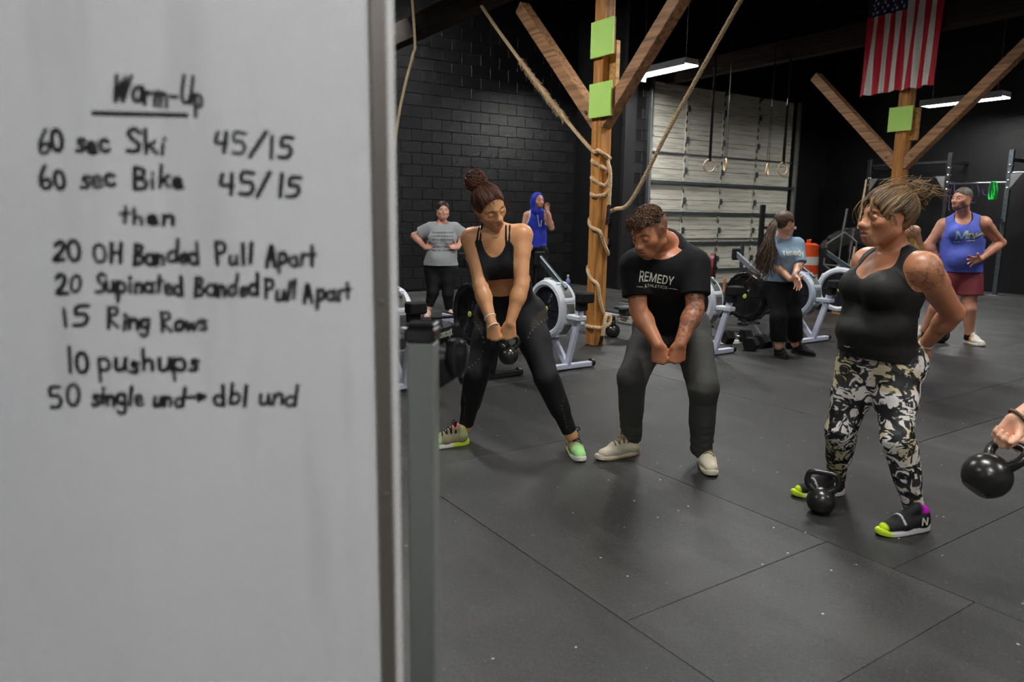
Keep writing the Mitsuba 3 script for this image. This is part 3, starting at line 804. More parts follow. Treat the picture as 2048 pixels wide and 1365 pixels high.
# ================================================================ rig along the right wall
RU = 15.4
k = thing('pull_up_rig', 'black steel pull-up rig with chrome bolts along the side wall', 'rig')
for v, zt in ((6.36, 2.72), (7.45, 2.74), (9.10, 2.70)):
    part(k, 'upright', box((RU - .038, v - .038, .012), (RU + .038, v + .038, zt), .005), M['steel_dark' if v < 7 else 'blackpaint'])
    part(k, 'base_plate', box((RU - .10, v - .10, 0.0015), (RU + .10, v + .10, .013), .003), M['galv'])
    hs = []
    for z in np.arange(.4, zt, .10):
        hs.append(rod((RU - .0395, v, z), (RU - .037, v, z), .012, n=10))
        hs.append(rod((RU, v - .0395, z), (RU, v - .037, z), .012, n=10))
    part(k, 'hole_row', cat(hs), M['black'], kind='stuff')
    for z in (2.02, 2.16, 2.30, 2.44) if v < 9 else (2.3, 2.16):
        part(k, 'bolt', cat(moved(lathe([(0, .018), (.018, .012), (.026, 0), (0, 0)], 14), frame((RU - .038, v, z), V(0, 0, 1), V(0, 1, 0), V(-1, 0, 0))), moved(lathe([(0, .018), (.018, .012), (.026, 0), (0, 0)], 14), frame((RU, v - .038, z), V(1, 0, 0), V(0, 0, 1), V(0, -1, 0)))), M['chrome'], 40)
    part(k, 'wall_arm', beam((RU + .038, v, zt - .18), (U1 - .003, v, zt - .18), .06, .06), M['blackpaint'])
part(k, 'pull_up_bar', rod((RU, 6.40, 2.13), (RU, 7.42, 2.13), .017), M['chrome'], 40)
part(k, 'pull_up_bar', rod((RU, 7.48, 2.27), (RU, 9.07, 2.27), .017), M['chrome'], 40)
part(k, 'pull_up_bar', rod((RU, 6.32, 2.30), (RU, 3.9, 2.30), .017), M['chrome'], 40)
part(k, 'upright', box((RU - .038, 3.83, .002), (RU + .038, 3.90, 2.72), .005), M['blackpaint'])
for v, s in ((6.32, -1), (7.49, 1), (9.06, -1)):
    tri = Polygon([(0, 0), (.20, 0), (0, -.30)]).buffer(-.004)
    m = extrude(tri, .008)
    part(k, 'gusset', moved(m, frame((RU - .045, v, 2.29), V(0, s, 0), V(0, 0, 1), V(s, 0, 0))), M['galv'])
part(k, 'cross_beam', beam((RU, 7.49, 2.56), (RU, 9.06, 2.56), .05, .05), M['blackpaint'])
part(k, 'j_cup', cat(box((RU - .10, 6.33, 1.36), (RU - .03, 6.39, 1.40), .004), box((RU - .11, 6.33, 1.36), (RU - .095, 6.39, 1.46), .004)), M['chrome'])


def band(c, w, drop, m, lab, wide=.03, n=1):
    t = thing('resistance_band', lab, 'band')
    ms = []
    for i in range(n):
        o = V(0, i * .05 - .02, 0)
        an = np.radians(np.linspace(180, 0, 9))
        pts = [c + o + V(0, .02 * math.cos(q), .020 * math.sin(q)) for q in an]
        pts += [c + o + V(.01, w / 2 + .0, -drop * .5), c + o + V(0, w * .3, -drop), c + o + V(0, -w * .3, -drop), c + o + V(-.01, -w / 2, -drop * .5)]
        loop = curve(pts, 60, True)
        a, b = loop - V(wide / 2, 0, 0), loop + V(wide / 2, 0, 0)
        kk = len(loop)
        v = np.vstack([a, b, a * .0 + (a + V(0, 0, .006)), b + V(0, 0, .006)])
        f = []
        for j in range(kk):
            jn = (j + 1) % kk
            f += [[j, jn, kk + jn], [j, kk + jn, kk + j], [2 * kk + j, 3 * kk + jn, 2 * kk + jn], [2 * kk + j, 3 * kk + j, 3 * kk + jn], [j, 2 * kk + jn, jn], [j, 2 * kk + j, 2 * kk + jn], [kk + j, kk + jn, 3 * kk + jn], [kk + j, 3 * kk + jn, 3 * kk + j]]
        ms.append(trimesh.Trimesh(v, np.array(f), process=False))
    put(t, cat(ms), m, 40)


band(V(RU, 6.95, 2.13), .16, .36, M['band_purple'], 'long purple resistance band looped on the pull-up bar left of the green one')
band(V(RU, 6.74, 2.13), .14, .22, M['band_purple'], 'short purple resistance band beside the green one on the bar')
band(V(RU, 6.60, 2.13), .10, .30, M['band_green'], 'bright green resistance band hanging on the pull-up bar', .07, 2)
band(V(RU, 7.36, 2.13), .10, .50, M['band_purple'], 'purple resistance band behind the head of the man in blue tank top', .04)
k = thing('hanging_rope', 'thin tan rope hanging from the rig behind the woman with the messy bun', 'rope')
m, _, _, _ = rope(curve([V(RU - .03, 9.14, 2.28), V(RU - .05, 9.2, 1.5), V(RU - .08, 9.28, .4)], 60), .022)
put(k, m, M['rope'], 50)

# ================================================================ flag
fz0, fz1 = 3.20, 4.86
FL0, FL1 = V(QU - .16, 6.44, 0), V(QU - .20, 5.36, 0)
ex = norm(FL1 - FL0); FW = np.linalg.norm(FL1 - FL0); ey = np.cross(V(0, 0, 1), ex)


def flagpt(s, z):
    """s 0..1 across, z height: soft folds, corner dragging to the right at the bottom"""
    d = (fz1 - z) / (fz1 - fz0)
    w = .022 * math.sin(s * 23 + d * 2.2) * (.3 + .7 * d) + .018 * math.sin(s * 47 - d * 5)
    return FL0 + ex * (s * FW - .06 * d * (1 - s) + .03 * d * math.sin(s * 5)) + ey * w + V(0, 0, z + .02 * s * d + .01 * math.sin(s * 30) * d)


def fpatch(s0, s1, z0, z1, ns, nz, th=.003):
    P = np.array([[flagpt(s, z) for z in np.linspace(z0, z1, nz)] for s in np.linspace(s0, s1, ns)])
    v = np.vstack([(P - ey * th / 2).reshape(-1, 3), (P + ey * th / 2).reshape(-1, 3)])
    f, o = [], ns * nz
    for i in range(ns - 1):
        for j in range(nz - 1):
            a, b, c, d = i * nz + j, (i + 1) * nz + j, (i + 1) * nz + j + 1, i * nz + j + 1
            f += [[a, b, c], [a, c, d], [o + a, o + c, o + b], [o + a, o + d, o + c]]
    return trimesh.Trimesh(v, np.array(f), process=False)


M['flag_red'] = mat('flag_red', pr(rgb((196, 22, 44)), .6, sheen=.5))
M['flag_white'] = mat('flag_white', pr(rgb((226, 222, 214)), .6, sheen=.5))
M['flag_blue'] = mat('flag_blue', pr(rgb((22, 30, 76)), .6))
k = thing('flag', 'red and white striped flag hung vertically above the green target', 'flag')
cz = 4.29
for i in range(13):
    z1 = fz1 if i >= 7 else cz
    part(k, 'stripe', fpatch(i / 13, (i + 1) / 13, fz0, z1, 5, 26), M['flag_red' if i % 2 == 0 else 'flag_white'], True)
part(k, 'canton', fpatch(0, 7 / 13, cz, fz1, 20, 12), M['flag_blue'], True)
st = []
star = Polygon([(math.sin(a) * r, math.cos(a) * r) for a, r in ((i * math.pi / 5, .03 if i % 2 == 0 else .012) for i in range(10))])
sm = extrude(star, .002)
for r in range(9):
    for c in range(6 if r % 2 == 0 else 5):
        s = (c + (.6 if r % 2 == 0 else 1.1)) / 6.2 * 7 / 13
        z = cz + (r + .8) / 9.6 * (fz1 - cz)
        st.append(moved(sm, frame(flagpt(s, z) - ey * .004, ex, V(0, 0, 1), np.cross(ex, V(0, 0, 1)))))
part(k, 'star', cat(st), M['flag_white'], kind='stuff')
part(k, 'pole', rod(FL0 + V(-.05, 0, fz1 + .012) - ex * .05, FL1 + V(0, 0, fz1 + .012) + ex * .05, .016), M['blackpaint'], 40)
for s in (.15, .85):
    part(k, 'cord', rod(FL0 + ex * s * FW + V(0, 0, fz1 + .01), FL0 + ex * s * FW + V(0, 0, ZC), .004, n=6), M['blackpaint'])

# ================================================================ kettlebells
def kettlebell(r, hh, hwid, tr=.016):
    """ball of radius r with a flat foot at z = 0 and a handle of height hh above the ball top"""
    prof = [(0, 0), (r * .52, 0), (r * .58, .002)]
    for a in np.linspace(-53, 90, 24):
        prof.append((max(r * math.cos(math.radians(a)), 0), r * .86 + r * math.sin(math.radians(a))))
    prof[-1] = (0, prof[-1][1])
    ball = lathe(prof, 48)
    zc = r * .86
    pts = [V(-r * .50, 0, zc + r * .72), V(-hwid * .96, 0, zc + r * 1.12), V(-hwid * 1.02, 0, zc + r + hh * .55), V(-hwid * .8, 0, zc + r + hh * .95), V(0, 0, zc + r + hh), V(hwid * .8, 0, zc + r + hh * .95), V(hwid * 1.02, 0, zc + r + hh * .55), V(hwid * .96, 0, zc + r * 1.12), V(r * .50, 0, zc + r * .72)]
    h = curve(pts, 60)
    rad = np.interp(np.linspace(0, 1, len(h)), [0, .12, .3, .7, .88, 1], [tr * 1.35, tr * 1.12, tr, tr, tr * 1.12, tr * 1.35])
    return ball, tube(h, rad, 14), zc


def put_kb(name, label, r, hh, hwid, m, tr=.016):
    b, h, zc = kettlebell(r, hh, hwid, tr)
    k = thing(name, label, 'kettlebell')
    part(k, 'bell', moved(b, m), M['iron'], 40)
    part(k, 'handle', moved(h, m), M['iron'], 40)
    return k


def yawf(o, a):
    a = math.radians(a)
    x = cdir(math.cos(a), math.sin(a))
    return frame(o, x, np.cross(V(0, 0, 1), x), V(0, 0, 1))


put_kb('kettlebell', 'black kettlebell standing by the heel of the woman in patterned leggings', .066, .072, .066, yawf(sight(1640, 1030, 3.24) * V(1, 1, 0) + V(0, 0, .001), -28) @ frame((0, 0, 0), V(1, 0, 0), V(0, 1, 0), V(0, 0, 1)), .013)
put_kb('kettlebell', 'black kettlebell on the floor behind the roped timber post', .085, .075, .07, yawf(cam(1.17, 8.33, .001), 70), .017)
put_kb('kettlebell', 'black kettlebell between the feet of the man in the blue tank top', .105, .08, .08, yawf(cam(4.93, 8.25, .001), 60), .018)
put_kb('kettlebell', 'smaller black kettlebell behind the one at the feet of the man in blue', .085, .075, .07, yawf(cam(5.22, 8.75, .001), 40), .017)


# dumbbells by the black rower
def dumbbell(o, a, lab):
    k = thing('dumbbell', lab, 'dumbbell', 'black dumbbells on the floor by the rowers')
    f = yawf(o, a)
    for s in (-1, 1):
        hx = lathe([(0, .05), (.075, .05), (.082, .04), (.082, -.04), (.075, -.05), (0, -.05)], 6)
        part(k, 'head', moved(hx, f @ frame((s * .12, 0, .072), V(0, math.sin(.52), math.cos(.52)), V(0, math.cos(.52), -math.sin(.52)) * -1, V(1, 0, 0))), M['blackmatte'])
    part(k, 'handle', moved(rod((-.08, 0, .072), (.08, 0, .072), .015), f), M['chrome'], 40)


for x, y, a, lab in ((2.52, 8.02, 20, 'black hex dumbbell left of the ponytailed woman by the grey foot bar'), (2.90, 7.75, -15, 'black hex dumbbell between the feet of the ponytailed woman'), (2.60, 7.62, 50, 'black hex dumbbell just behind the left shoe of the ponytailed woman')):
    dumbbell(cam(x, y, .001), a, lab)

# ================================================================ things near the overhead door and the side wall
k = thing('traffic_barrel', 'orange traffic barrel with white reflective bands beside the ponytailed woman', 'barrel')
o = cam(5.10, 12.6, .001)
prof = [(0, .0), (.26, 0), (.26, .05), (.20, .06), (.198, .30), (.19, .32), (.188, .52), (.180, .54), (.178, .72), (.172, .80), (.165, .96), (.10, .99), (0, .99)]
part(k, 'drum', moved(lathe(prof, 36), frame(o, V(1, 0, 0), V(0, 1, 0), V(0, 0, 1))), M['orange'], 30)
for z0, z1, r0, r1 in ((.62, .76, .1810, .1790), (.33, .46, .1912, .190), (.12, .22, .2012, .2005)):
    part(k, 'reflective_band', moved(lathe([(r0 - .006, z0), (r0, z0), (r1, z1), (r1 - .006, z1)], 36, closed=True), frame(o, V(1, 0, 0), V(0, 1, 0), V(0, 0, 1))), M['reflect'], 30)
part(k, 'grip', moved(box((-.05, -.012, .98), (.05, .012, 1.05), .006), frame(o, V(1, 0, 0), V(0, 1, 0), V(0, 0, 1))), M['orange'])

k = thing('squat_stand', 'black squat stand with a short spotter arm in front of the overhead door', 'rack')
o = cam(4.13, 12.2, 0)
f = yawf(o, 10)
part(k, 'upright', moved(box((-.035, -.035, .04), (.035, .035, 1.62), .004), f), M['black'])
part(k, 'upright', moved(box((-.20, .25, .04), (-.15, .30, .95), .004), f), M['steel_dark'])
part(k, 'upright', moved(box((.12, .25, .04), (.17, .30, .95), .004), f), M['steel_dark'])
part(k, 'spotter_arm', moved(cat(box((.03, -.03, 1.22), (.24, .03, 1.27), .004), beam((.03, 0, 1.08), (.14, 0, 1.22), .03, .03)), f), M['black'])
part(k, 'arm_sleeve', moved(rod((.24, 0, 1.245), (.62, 0, 1.245), .024), f), M['label_white'], 40)
part(k, 'base', moved(cat(box((-.45, -.04, 0.001), (.45, .04, .05), .006), box((-.04, -.5, 0.001), (.04, .5, .05), .006), box((-.21, .2, 0.001), (.18, .31, .05), .006)), f), M['black'])

k = thing('bumper_plate', 'dark red and black bumper plate standing behind the shoulder of the man in black', 'weight plate')
o = cam(3.30, 12.0, .225)
pf = [(.025, -.03), (.19, -.03), (.215, -.042), (.225, -.036), (.225, .036), (.215, .042), (.19, .03), (.025, .03)]
ax = cdir(.93, -.36)
fb_ = frame(o + V(0, 0, .36), norm(np.cross(V(0, 0, 1), ax)), V(0, 0, 1), ax)
part(k, 'plate', moved(lathe(pf, 40, closed=True), fb_), M['blackmatte'], 30)
part(k, 'rim', moved(lathe([(.221, -.03), (.232, -.028), (.232, .028), (.221, .03)], 40, closed=True), fb_), M['red_dark'], 30)
part(k, 'stand', cat(box(o + V(-.2, -.2, -.224), o + V(.2, .2, -.18), .006), beam(o + V(0, 0, -.19), o + V(0, 0, .36), .05, .05), moved(rod((0, 0, -.06), (0, 0, .08), .024), fb_)), M['black'])

k = thing('paper_sheet', 'white sheet of paper on the floor by the white rowing machine', 'paper')
put(k, moved(box((-.17, -.11, .001), (.17, .11, .003)), yawf(cam(2.45, 8.08, 0), 12)), M['paper'])
k = thing('paper_sheet', 'white sheet of paper on the floor behind the black rowing machine', 'paper')
put(k, moved(box((-.15, -.11, .001), (.15, .11, .003)), yawf(cam(2.45, 9.4, 0), 20)), M['paper'])
for x, lab in ((1448, 'copper coloured pipe stub standing left of its twin before the overhead door'), (1474, 'copper coloured pipe stub standing right of its twin before the overhead door')):
    k = thing('pipe_stub', lab, 'pipe')
    o = sight(x, 577, 13.9) * V(1, 1, 0)
    put(k, cat(rod(o + V(0, 0, .001), o + V(0, 0, .24), .022), rod(o + V(0, 0, .20), o + V(0, 0, .26), .034)), M['copper'], 40)

k = thing('water_bottle', 'small bottle with blue label on the floor before the block wall', 'bottle')
o = cam(1.06, 13.9, .001)
fo = frame(o, V(1, 0, 0), V(0, 1, 0), V(0, 0, 1))
part(k, 'body', moved(lathe([(0, 0), (.04, 0), (.044, .01), (.044, .17), (.03, .21), (.016, .23), (.016, .26), (0, .26)], 24), fo), M['bottle'], 40)
part(k, 'label', moved(lathe([(.0435, .05), (.045, .05), (.045, .14), (.0435, .14)], 24, closed=True), fo), M['bottle_label'], 40)
part(k, 'cap', moved(lathe([(0, .26), (.02, .26), (.02, .29), (0, .29)], 18), fo), M['label_white'], 40)
k = thing('gym_bag', 'small black bag on the floor beside the bottle', 'bag')
o = cam(.86, 13.9, .001)
m = trimesh.creation.icosphere(3)
v = np.asarray(m.vertices) * [.17, .11, .12]
v[:, 2] = np.maximum(v[:, 2], -.09) + .09
m = trimesh.Trimesh(v + .02 * (meshkit.noise(v * 14)[:, None] - .5), m.faces, process=False)
part(k, 'body', moved(m, frame(o, V(1, 0, 0), V(0, 1, 0), V(0, 0, 1))), M['blackmatte'], True)
part(k, 'strap', moved(tube(curve([V(-.1, 0, .16), V(-.05, 0, .24), V(.05, 0, .24), V(.1, 0, .16)], 20), .01), frame(o, V(1, 0, 0), V(0, 1, 0), V(0, 0, 1))), M['black'], True)

# storage stand with a hexagonal bar and barbells, big tyre behind it
ty = sight(1706, 520, 12.5)
k = thing('tractor_tyre', 'big black tyre leaning on the dark side wall behind the barbell stand', 'tyre')
R_ = .62
ax = cdir(-.35, -.94)
fb_ = frame(V(ty[0], ty[1], R_ + .012), norm(np.cross(V(0, 0, 1), ax)), V(0, 0, 1), ax)
pf = [(.32, -.13), (.37, -.17), (.52, -.18), (R_ - .04, -.16), (R_, -.12), (R_, .12), (R_ - .04, .16), (.52, .18), (.37, .17), (.32, .13), (.34, 0)]
part(k, 'carcass', moved(lathe(pf, 56, closed=True), fb_), M['tyre'], 30)
for i in range(28):
    a = i * 2 * math.pi / 28
    s = -1 if i % 2 else 1
    p0 = V(math.cos(a) * (R_ - .005), math.sin(a) * (R_ - .005), s * .01)
    p1 = V(math.cos(a + .12) * (R_ - .01), math.sin(a + .12) * (R_ - .01), s * .17)
    part(k, 'tread_bar', moved(beam(p0, p1, .05, .05, norm(p0 * V(1, 1, 0)), .006), fb_), M['tyre'])
k = thing('barbell_stand', 'barbell holder with a hexagonal trap bar and upright bars beside the tyre', 'rack')
o = sight(1678, 560, 11.3) * V(1, 1, 0)
f = yawf(o, 0)
part(k, 'base', moved(box((-.3, -.3, .001), (.3, .3, .10), .01), f), M['black'])
hexp = [V(-.24, 0, 1.02), V(.02, 0, 1.20), V(.22, 0, 1.05), V(.22, 0, .66), V(0, 0, .50), V(-.26, 0, .70)]
part(k, 'trap_bar', moved(cat([rod(a, b, .014) for a, b in zip(hexp, hexp[1:] + hexp[:1])] + [rod((-.26, 0, .70), (.22, 0, .66), .012)]), f), M['galv'], 40)
part(k, 'trap_bar_sleeve', moved(cat(rod((0, 0, .52), (0, 0, .10), .02)), f), M['galv'], 40)
part(k, 'barbell', moved(cat(rod((.0, .12, .1), (.04, .12, 1.12), .013), rod((.04, .12, 1.12), (.085, .12, 1.56), .018)), f), M['galv'], 40)
part(k, 'barbell', moved(cat(rod((.14, .1, .1), (.18, .1, .88), .013), rod((.18, .1, .88), (.21, .1, 1.26), .022)), f), M['chrome'], 40)
part(k, 'barbell', moved(rod((.10, -.1, .1), (.12, -.1, .78), .016), f), M['rope'], 40)
part(k, 'barbell', moved(rod((.25, -.02, .1), (.27, -.02, .72), .016), f), M['rope'], 40)
k = thing('plyo_box', 'plywood jump box beside the barbell holder', 'box')
o = sight(1706, 570, 10.6) * V(1, 1, 0)
f = yawf(o, 20)
part(k, 'shell', moved(box((-.16, -.2, .002), (.16, .2, .62), .004), f), M['plywood'])
part(k, 'grip_hole', moved(box((-.06, -.202, .45), (.06, -.2, .49), .0), f), M['black'])
# ================================================================ figures: one smooth distance field per body, meshed once
class Sdf:
    def __init__(self):
        self.p = []

    def rc(self, a, b, ra, rb=None, k=.02, tag='', flat=None, sub=False):
        self.p.append(('rc', np.asarray(a, float), np.asarray(b, float), ra, ra if rb is None else rb, k, tag, flat, sub))
        return self

    def el(self, c, r, ax=None, k=.02, tag='', sub=False):
        self.p.append(('el', np.asarray(c, float), np.asarray(r, float), np.eye(3) if ax is None else np.asarray(ax, float), 0, k, tag, None, sub))
        return self

    def cy(self, c, n, R, L=9.0, k=.0, tag='', sub=True):
        """everything ahead of the plane through c along n, within R of the axis and L of the plane"""
        self.p.append(('cy', np.asarray(c, float), norm(n), R, L, k, tag, None, sub))
        return self

    def pick(self, tags):
        s = Sdf()
        s.p = [q for q in self.p if q[6] in tags]
        return s

    def bounds(self, pad):
        lo, hi = [], []
        for q in self.p:
            if q[8]: continue
            if q[0] == 'rc':
                r = max(q[3], q[4])
                lo += [np.minimum(q[1], q[2]) - r]; hi += [np.maximum(q[1], q[2]) + r]
            elif q[0] == 'el':
                r = q[2].max(); lo += [q[1] - r]; hi += [q[1] + r]
        return np.min(lo, 0) - pad, np.max(hi, 0) + pad

    def field(self, h, lo=None, hi=None, off=0.0, noise=None, pad=.03):
        if lo is None:
            lo, hi = self.bounds(pad + off)
        n = np.ceil((hi - lo) / h).astype(int) + 1
        ax = [(lo[i] + h * np.arange(n[i])).astype(np.float32) for i in range(3)]
        F = np.full(n, .06, np.float32)
        for kind, a, b, c, d, k, tag, flat, sub in self.p:
            if kind == 'rc':
                r = max(c, d); l, u = np.minimum(a, b) - r, np.maximum(a, b) + r
            elif kind == 'el':
                r = b.max(); l, u = a - r, a + r
            else:
                l, u = (a - 9, a + 9) if c > 1 or d > 1 else (np.minimum(a, a + b * d) - c, np.maximum(a, a + b * d) + c)
            m = .045 + k + abs(off)
            i0 = np.clip(np.floor((l - m - lo) / h).astype(int), 0, n); i1 = np.clip(np.ceil((u + m - lo) / h).astype(int) + 1, 0, n)
            if (i1 <= i0).any(): continue
            sl = tuple(slice(x, y) for x, y in zip(i0, i1))
            X, Y, Z = ax[0][sl[0]][:, None, None], ax[1][sl[1]][None, :, None], ax[2][sl[2]][None, None, :]
            if kind == 'rc':
                e = b - a; L2 = max(float(e @ e), 1e-12)
                t = np.clip(((X - a[0]) * e[0] + (Y - a[1]) * e[1] + (Z - a[2]) * e[2]) / L2, 0, 1)
                vx, vy, vz = X - a[0] - t * e[0], Y - a[1] - t * e[1], Z - a[2] - t * e[2]
                L = np.sqrt(vx * vx + vy * vy + vz * vz) + 1e-9
                R = c + t * (d - c)
                if flat is not None:
                    nn, f = flat
                    w = (vx * nn[0] + vy * nn[1] + vz * nn[2])
                    Lp = np.sqrt(np.maximum(L * L + (1 / f ** 2 - 1) * w * w, 1e-12))
                    D = (Lp - R) * L / Lp
                else:
                    D = L - R
            elif kind == 'el':
                q = [(X - a[0]) * c[i][0] + (Y - a[1]) * c[i][1] + (Z - a[2]) * c[i][2] for i in range(3)]
                k0 = np.sqrt(sum((q[i] / b[i]) ** 2 for i in range(3))) + 1e-9
                k1 = np.sqrt(sum((q[i] / b[i] ** 2) ** 2 for i in range(3))) + 1e-9
                D = k0 * (k0 - 1) / k1
            else:
                q = [X - a[0], Y - a[1], Z - a[2]]
                t = q[0] * b[0] + q[1] * b[1] + q[2] * b[2]
                rad = np.sqrt(np.maximum(q[0] ** 2 + q[1] ** 2 + q[2] ** 2 - t * t, 0))
                D = np.maximum(np.maximum(-t, rad - c), t - d)
            G = F[sl]
            if sub:
                A, B = -(G - off), D
            else:
                A, B = G, D
            if k > 0:
                g = np.maximum(k - np.abs(A - B), 0) / k
                o = np.minimum(A, B) - g * g * k * .25
            else:
                o = np.minimum(A, B)
            F[sl] = (-o + off) if sub else o
        F -= off
        if noise is not None:
            I = np.argwhere(np.abs(F) < .02)
            if len(I):
                F[tuple(I.T)] += noise(lo + I * h).astype(np.float32)
        return F, np.asarray(lo, float), h


def nets(F, lo, h):
    """surface nets, then one Newton step on to the zero level"""
    n = np.array(F.shape)
    S = F < 0
    c8 = [(i, j, k) for i in (0, 1) for j in (0, 1) for k in (0, 1)]
    cnt = sum(S[i:n[0] - 1 + i, j:n[1] - 1 + j, k:n[2] - 1 + k].astype(np.int8) for i, j, k in c8)
    act = (cnt > 0) & (cnt < 8)
    idx = np.full(act.shape, -1, np.int32)
    C = np.argwhere(act)
    idx[tuple(C.T)] = np.arange(len(C))
    vals = {c: F[C[:, 0] + c[0], C[:, 1] + c[1], C[:, 2] + c[2]] for c in c8}
    acc = np.zeros((len(C), 3)); w = np.zeros(len(C))
    for a in c8:
        for d in range(3):
            if a[d]: continue
            b = tuple(a[q] + (q == d) for q in range(3))
            fa, fb = vals[a], vals[b]
            x = (fa < 0) != (fb < 0)
            t = np.where(x, fa / np.where(fa == fb, 1, fa - fb), 0)
            p = np.array(a, float)[None] + t[:, None] * (np.arange(3) == d)
            acc[x] += p[x]; w += x
    P = C + acc / w[:, None]
    q = []
    for d in range(3):
        e = [np.eye(3, dtype=int)[i] for i in range(3)]
        o1, o2 = e[(d + 1) % 3], e[(d + 2) % 3]
        sl0 = [slice(None)] * 3; sl1 = [slice(None)] * 3
        sl0[d] = slice(0, -1); sl1[d] = slice(1, None)
        x = S[tuple(sl0)] != S[tuple(sl1)]
        I = np.argwhere(x)
        ok = (I[:, (d + 1) % 3] > 0) & (I[:, (d + 2) % 3] > 0) & (I[:, (d + 1) % 3] < n[(d + 1) % 3] - 1) & (I[:, (d + 2) % 3] < n[(d + 2) % 3] - 1)
        I = I[ok]
        a, b, c, g = (idx[tuple((I - u).T)] for u in (0 * o1, o1, o1 + o2, o2))
        fl = S[tuple(I.T)]
        q.append(np.where(fl[:, None], np.stack([a, b, c, g], 1), np.stack([a, g, c, b], 1)))
    Q = np.vstack(q)
    Q = Q[(Q >= 0).all(1)]
    f = np.vstack([Q[:, [0, 1, 2]], Q[:, [0, 2, 3]]])
    def at(p): return map_coordinates(F, p.T, order=1, mode='nearest')
    g = np.stack([at(P + .5 * np.eye(3)[i]) - at(P - .5 * np.eye(3)[i]) for i in range(3)], 1)
    v = at(P)
    step = -(v / np.maximum((g * g).sum(1), 1e-8))[:, None] * g
    P = P + np.clip(step, -.5, .5)
    return trimesh.Trimesh(lo + P * h, f, process=False)


def tidy(m, keep=.02):
    """drops loose specks"""
    cc = trimesh.graph.connected_components(m.edges, nodes=np.arange(len(m.vertices)), min_len=1)
    if len(cc) > 1:
        big = [c for c in cc if len(c) > keep * len(m.vertices)]
        msk = np.zeros(len(m.vertices), bool); msk[np.concatenate(big)] = True
        m.update_faces(msk[m.faces].all(1)); m.remove_unreferenced_vertices()
    return m


def sample(fld, p):
    F, lo, h = fld
    return map_coordinates(F, ((p - lo) / h).T, order=1, mode='nearest')


def drape(fld, mesh, o, x, y, z, lift=.002, reach=.25):
    """lays a flat mesh (x, y, thickness z) on a surface: each vertex slides along -z until it meets the field"""
    v = np.asarray(mesh.vertices)
    s = o + v[:, :1] * x + v[:, 1:2] * y + z * .12
    t = np.zeros(len(v))
    for _ in range(60):
        d = sample(fld, s - t[:, None] * z)
        t = np.minimum(t + np.clip(d, -.004, .02) * .8, reach)
    p = s - t[:, None] * z + z * (lift + v[:, 2:3])
    return trimesh.Trimesh(p, mesh.faces, process=False)


def fine(mesh, e):
    v, f = trimesh.remesh.subdivide_to_size(np.asarray(mesh.vertices), np.asarray(mesh.faces), e, max_iter=12)
    return trimesh.Trimesh(v, f, process=False)


scene['m_vcol_skin'] = two(pr({'type': 'mesh_attribute', 'name': 'vertex_color'}, 0.42, spec=0.5))
scene['m_vcol_hair'] = two(pr({'type': 'mesh_attribute', 'name': 'vertex_color'}, 0.5, spec=0.4, sheen=.3))
scene['m_vcol_cloth'] = two(pr({'type': 'mesh_attribute', 'name': 'vertex_color'}, 0.75, spec=0.3, sheen=.2))
M['eye'] = 'm_vcol_eye'
scene['m_vcol_eye'] = two(pr({'type': 'mesh_attribute', 'name': 'vertex_color'}, 0.15, spec=0.6))


class Head:
    def __init__(s, o, F, E, size):
        s.o, s.s = np.asarray(o, float), size
        s.F = norm(F); s.E = norm(E - (E @ s.F) * s.F); s.U = np.cross(s.F, s.E)
        if s.U[2] < 0: s.U, s.E = -s.U, -s.E
        s.ax = np.array([s.E, s.F, s.U])

    def w(s, x, y, z):
        return s.o + s.s * (x * s.E + y * s.F + z * s.U)

    def loc(s, p):
        return (p - s.o) @ s.ax.T / s.s


def head_prims(S, H, nose=1.0, jaw=1.0, mouth=0.0, lids=False, heavy=0.0, T_='head'):
    s, w = H.s, H.w
    el = lambda c, r, k=.02, sub=False: S.el(w(*c), np.array(r) * s, H.ax, k, T_, sub)
    rc = lambda a, b, ra, rb, k=.015, flat=None: S.rc(w(*a), w(*b), ra * s, rb * s, k, T_, flat)
    el((0, -.07, .11), (.335, .425, .385), .03)
    el((0, .08, -.10), (.285 + .03 * heavy, .305, .36), .03)
    for q in (-1, 1):
        rc((q * .24 * jaw, -.02, -.26), (q * .07 * jaw, .25, -.42), .085 + .03 * heavy, .07, .03)
        el((q * .185, .235, -.10), (.10, .10, .085), .03)
        rc((q * .05, .335, .085), (q * .19, .275, .09), .045, .038, .02)
    el((0, .29, -.43), (.105 * jaw, .085, .075), .03)
    for q in (-1, 1):                                                    # eye sockets
        el((q * .145, .385, .01), (.09, .065, .052), .03, True)
    rc((0, .335, .05), (0, .425 + .02 * nose, -.12), .036, .048 * nose, .025)
    el((0, .435 + .025 * nose, -.135), (.052 * nose, .05, .045), .015)
    for q in (-1, 1):
        el((q * .058 * nose, .40, -.155), (.036, .045, .032), .012)
    el((0, .375, -.30), (.13, .05, .10), .03)                            # muzzle
    el((0, .425, -.262), (.10, .028, .024), .010)
    el((0, .415, -.318 - .03 * mouth), (.085, .03, .026), .010)
    S.el(w(0, .46, -.290 - .012 * mouth), np.array((.10, .05, .007 + .016 * mouth)) * s, H.ax, .006, T_, True)
    for q in (-1, 1):                                                    # lids and ears
        el((q * .145, .318, .004), (.074, .052, .046 if not lids else .05), .008)
        if not lids:
            S.el(w(q * .145, .40, -.006), np.array((.056, .05, .020)) * s, H.ax, .006, T_, True)
        ea = norm(H.F * .35 + H.E * q * .94)
        S.el(w(q * .338, -.05, -.03), np.array((.024, .066, .112)) * s, np.array([norm(np.cross(H.U, norm(H.E * q * .5 + H.F * -1))), norm(H.E * q * .45 - H.F), H.U]), .015, T_)
        S.el(w(q * .372, -.035, -.02), np.array((.022, .04, .075)) * s, H.ax, .012, T_, True)


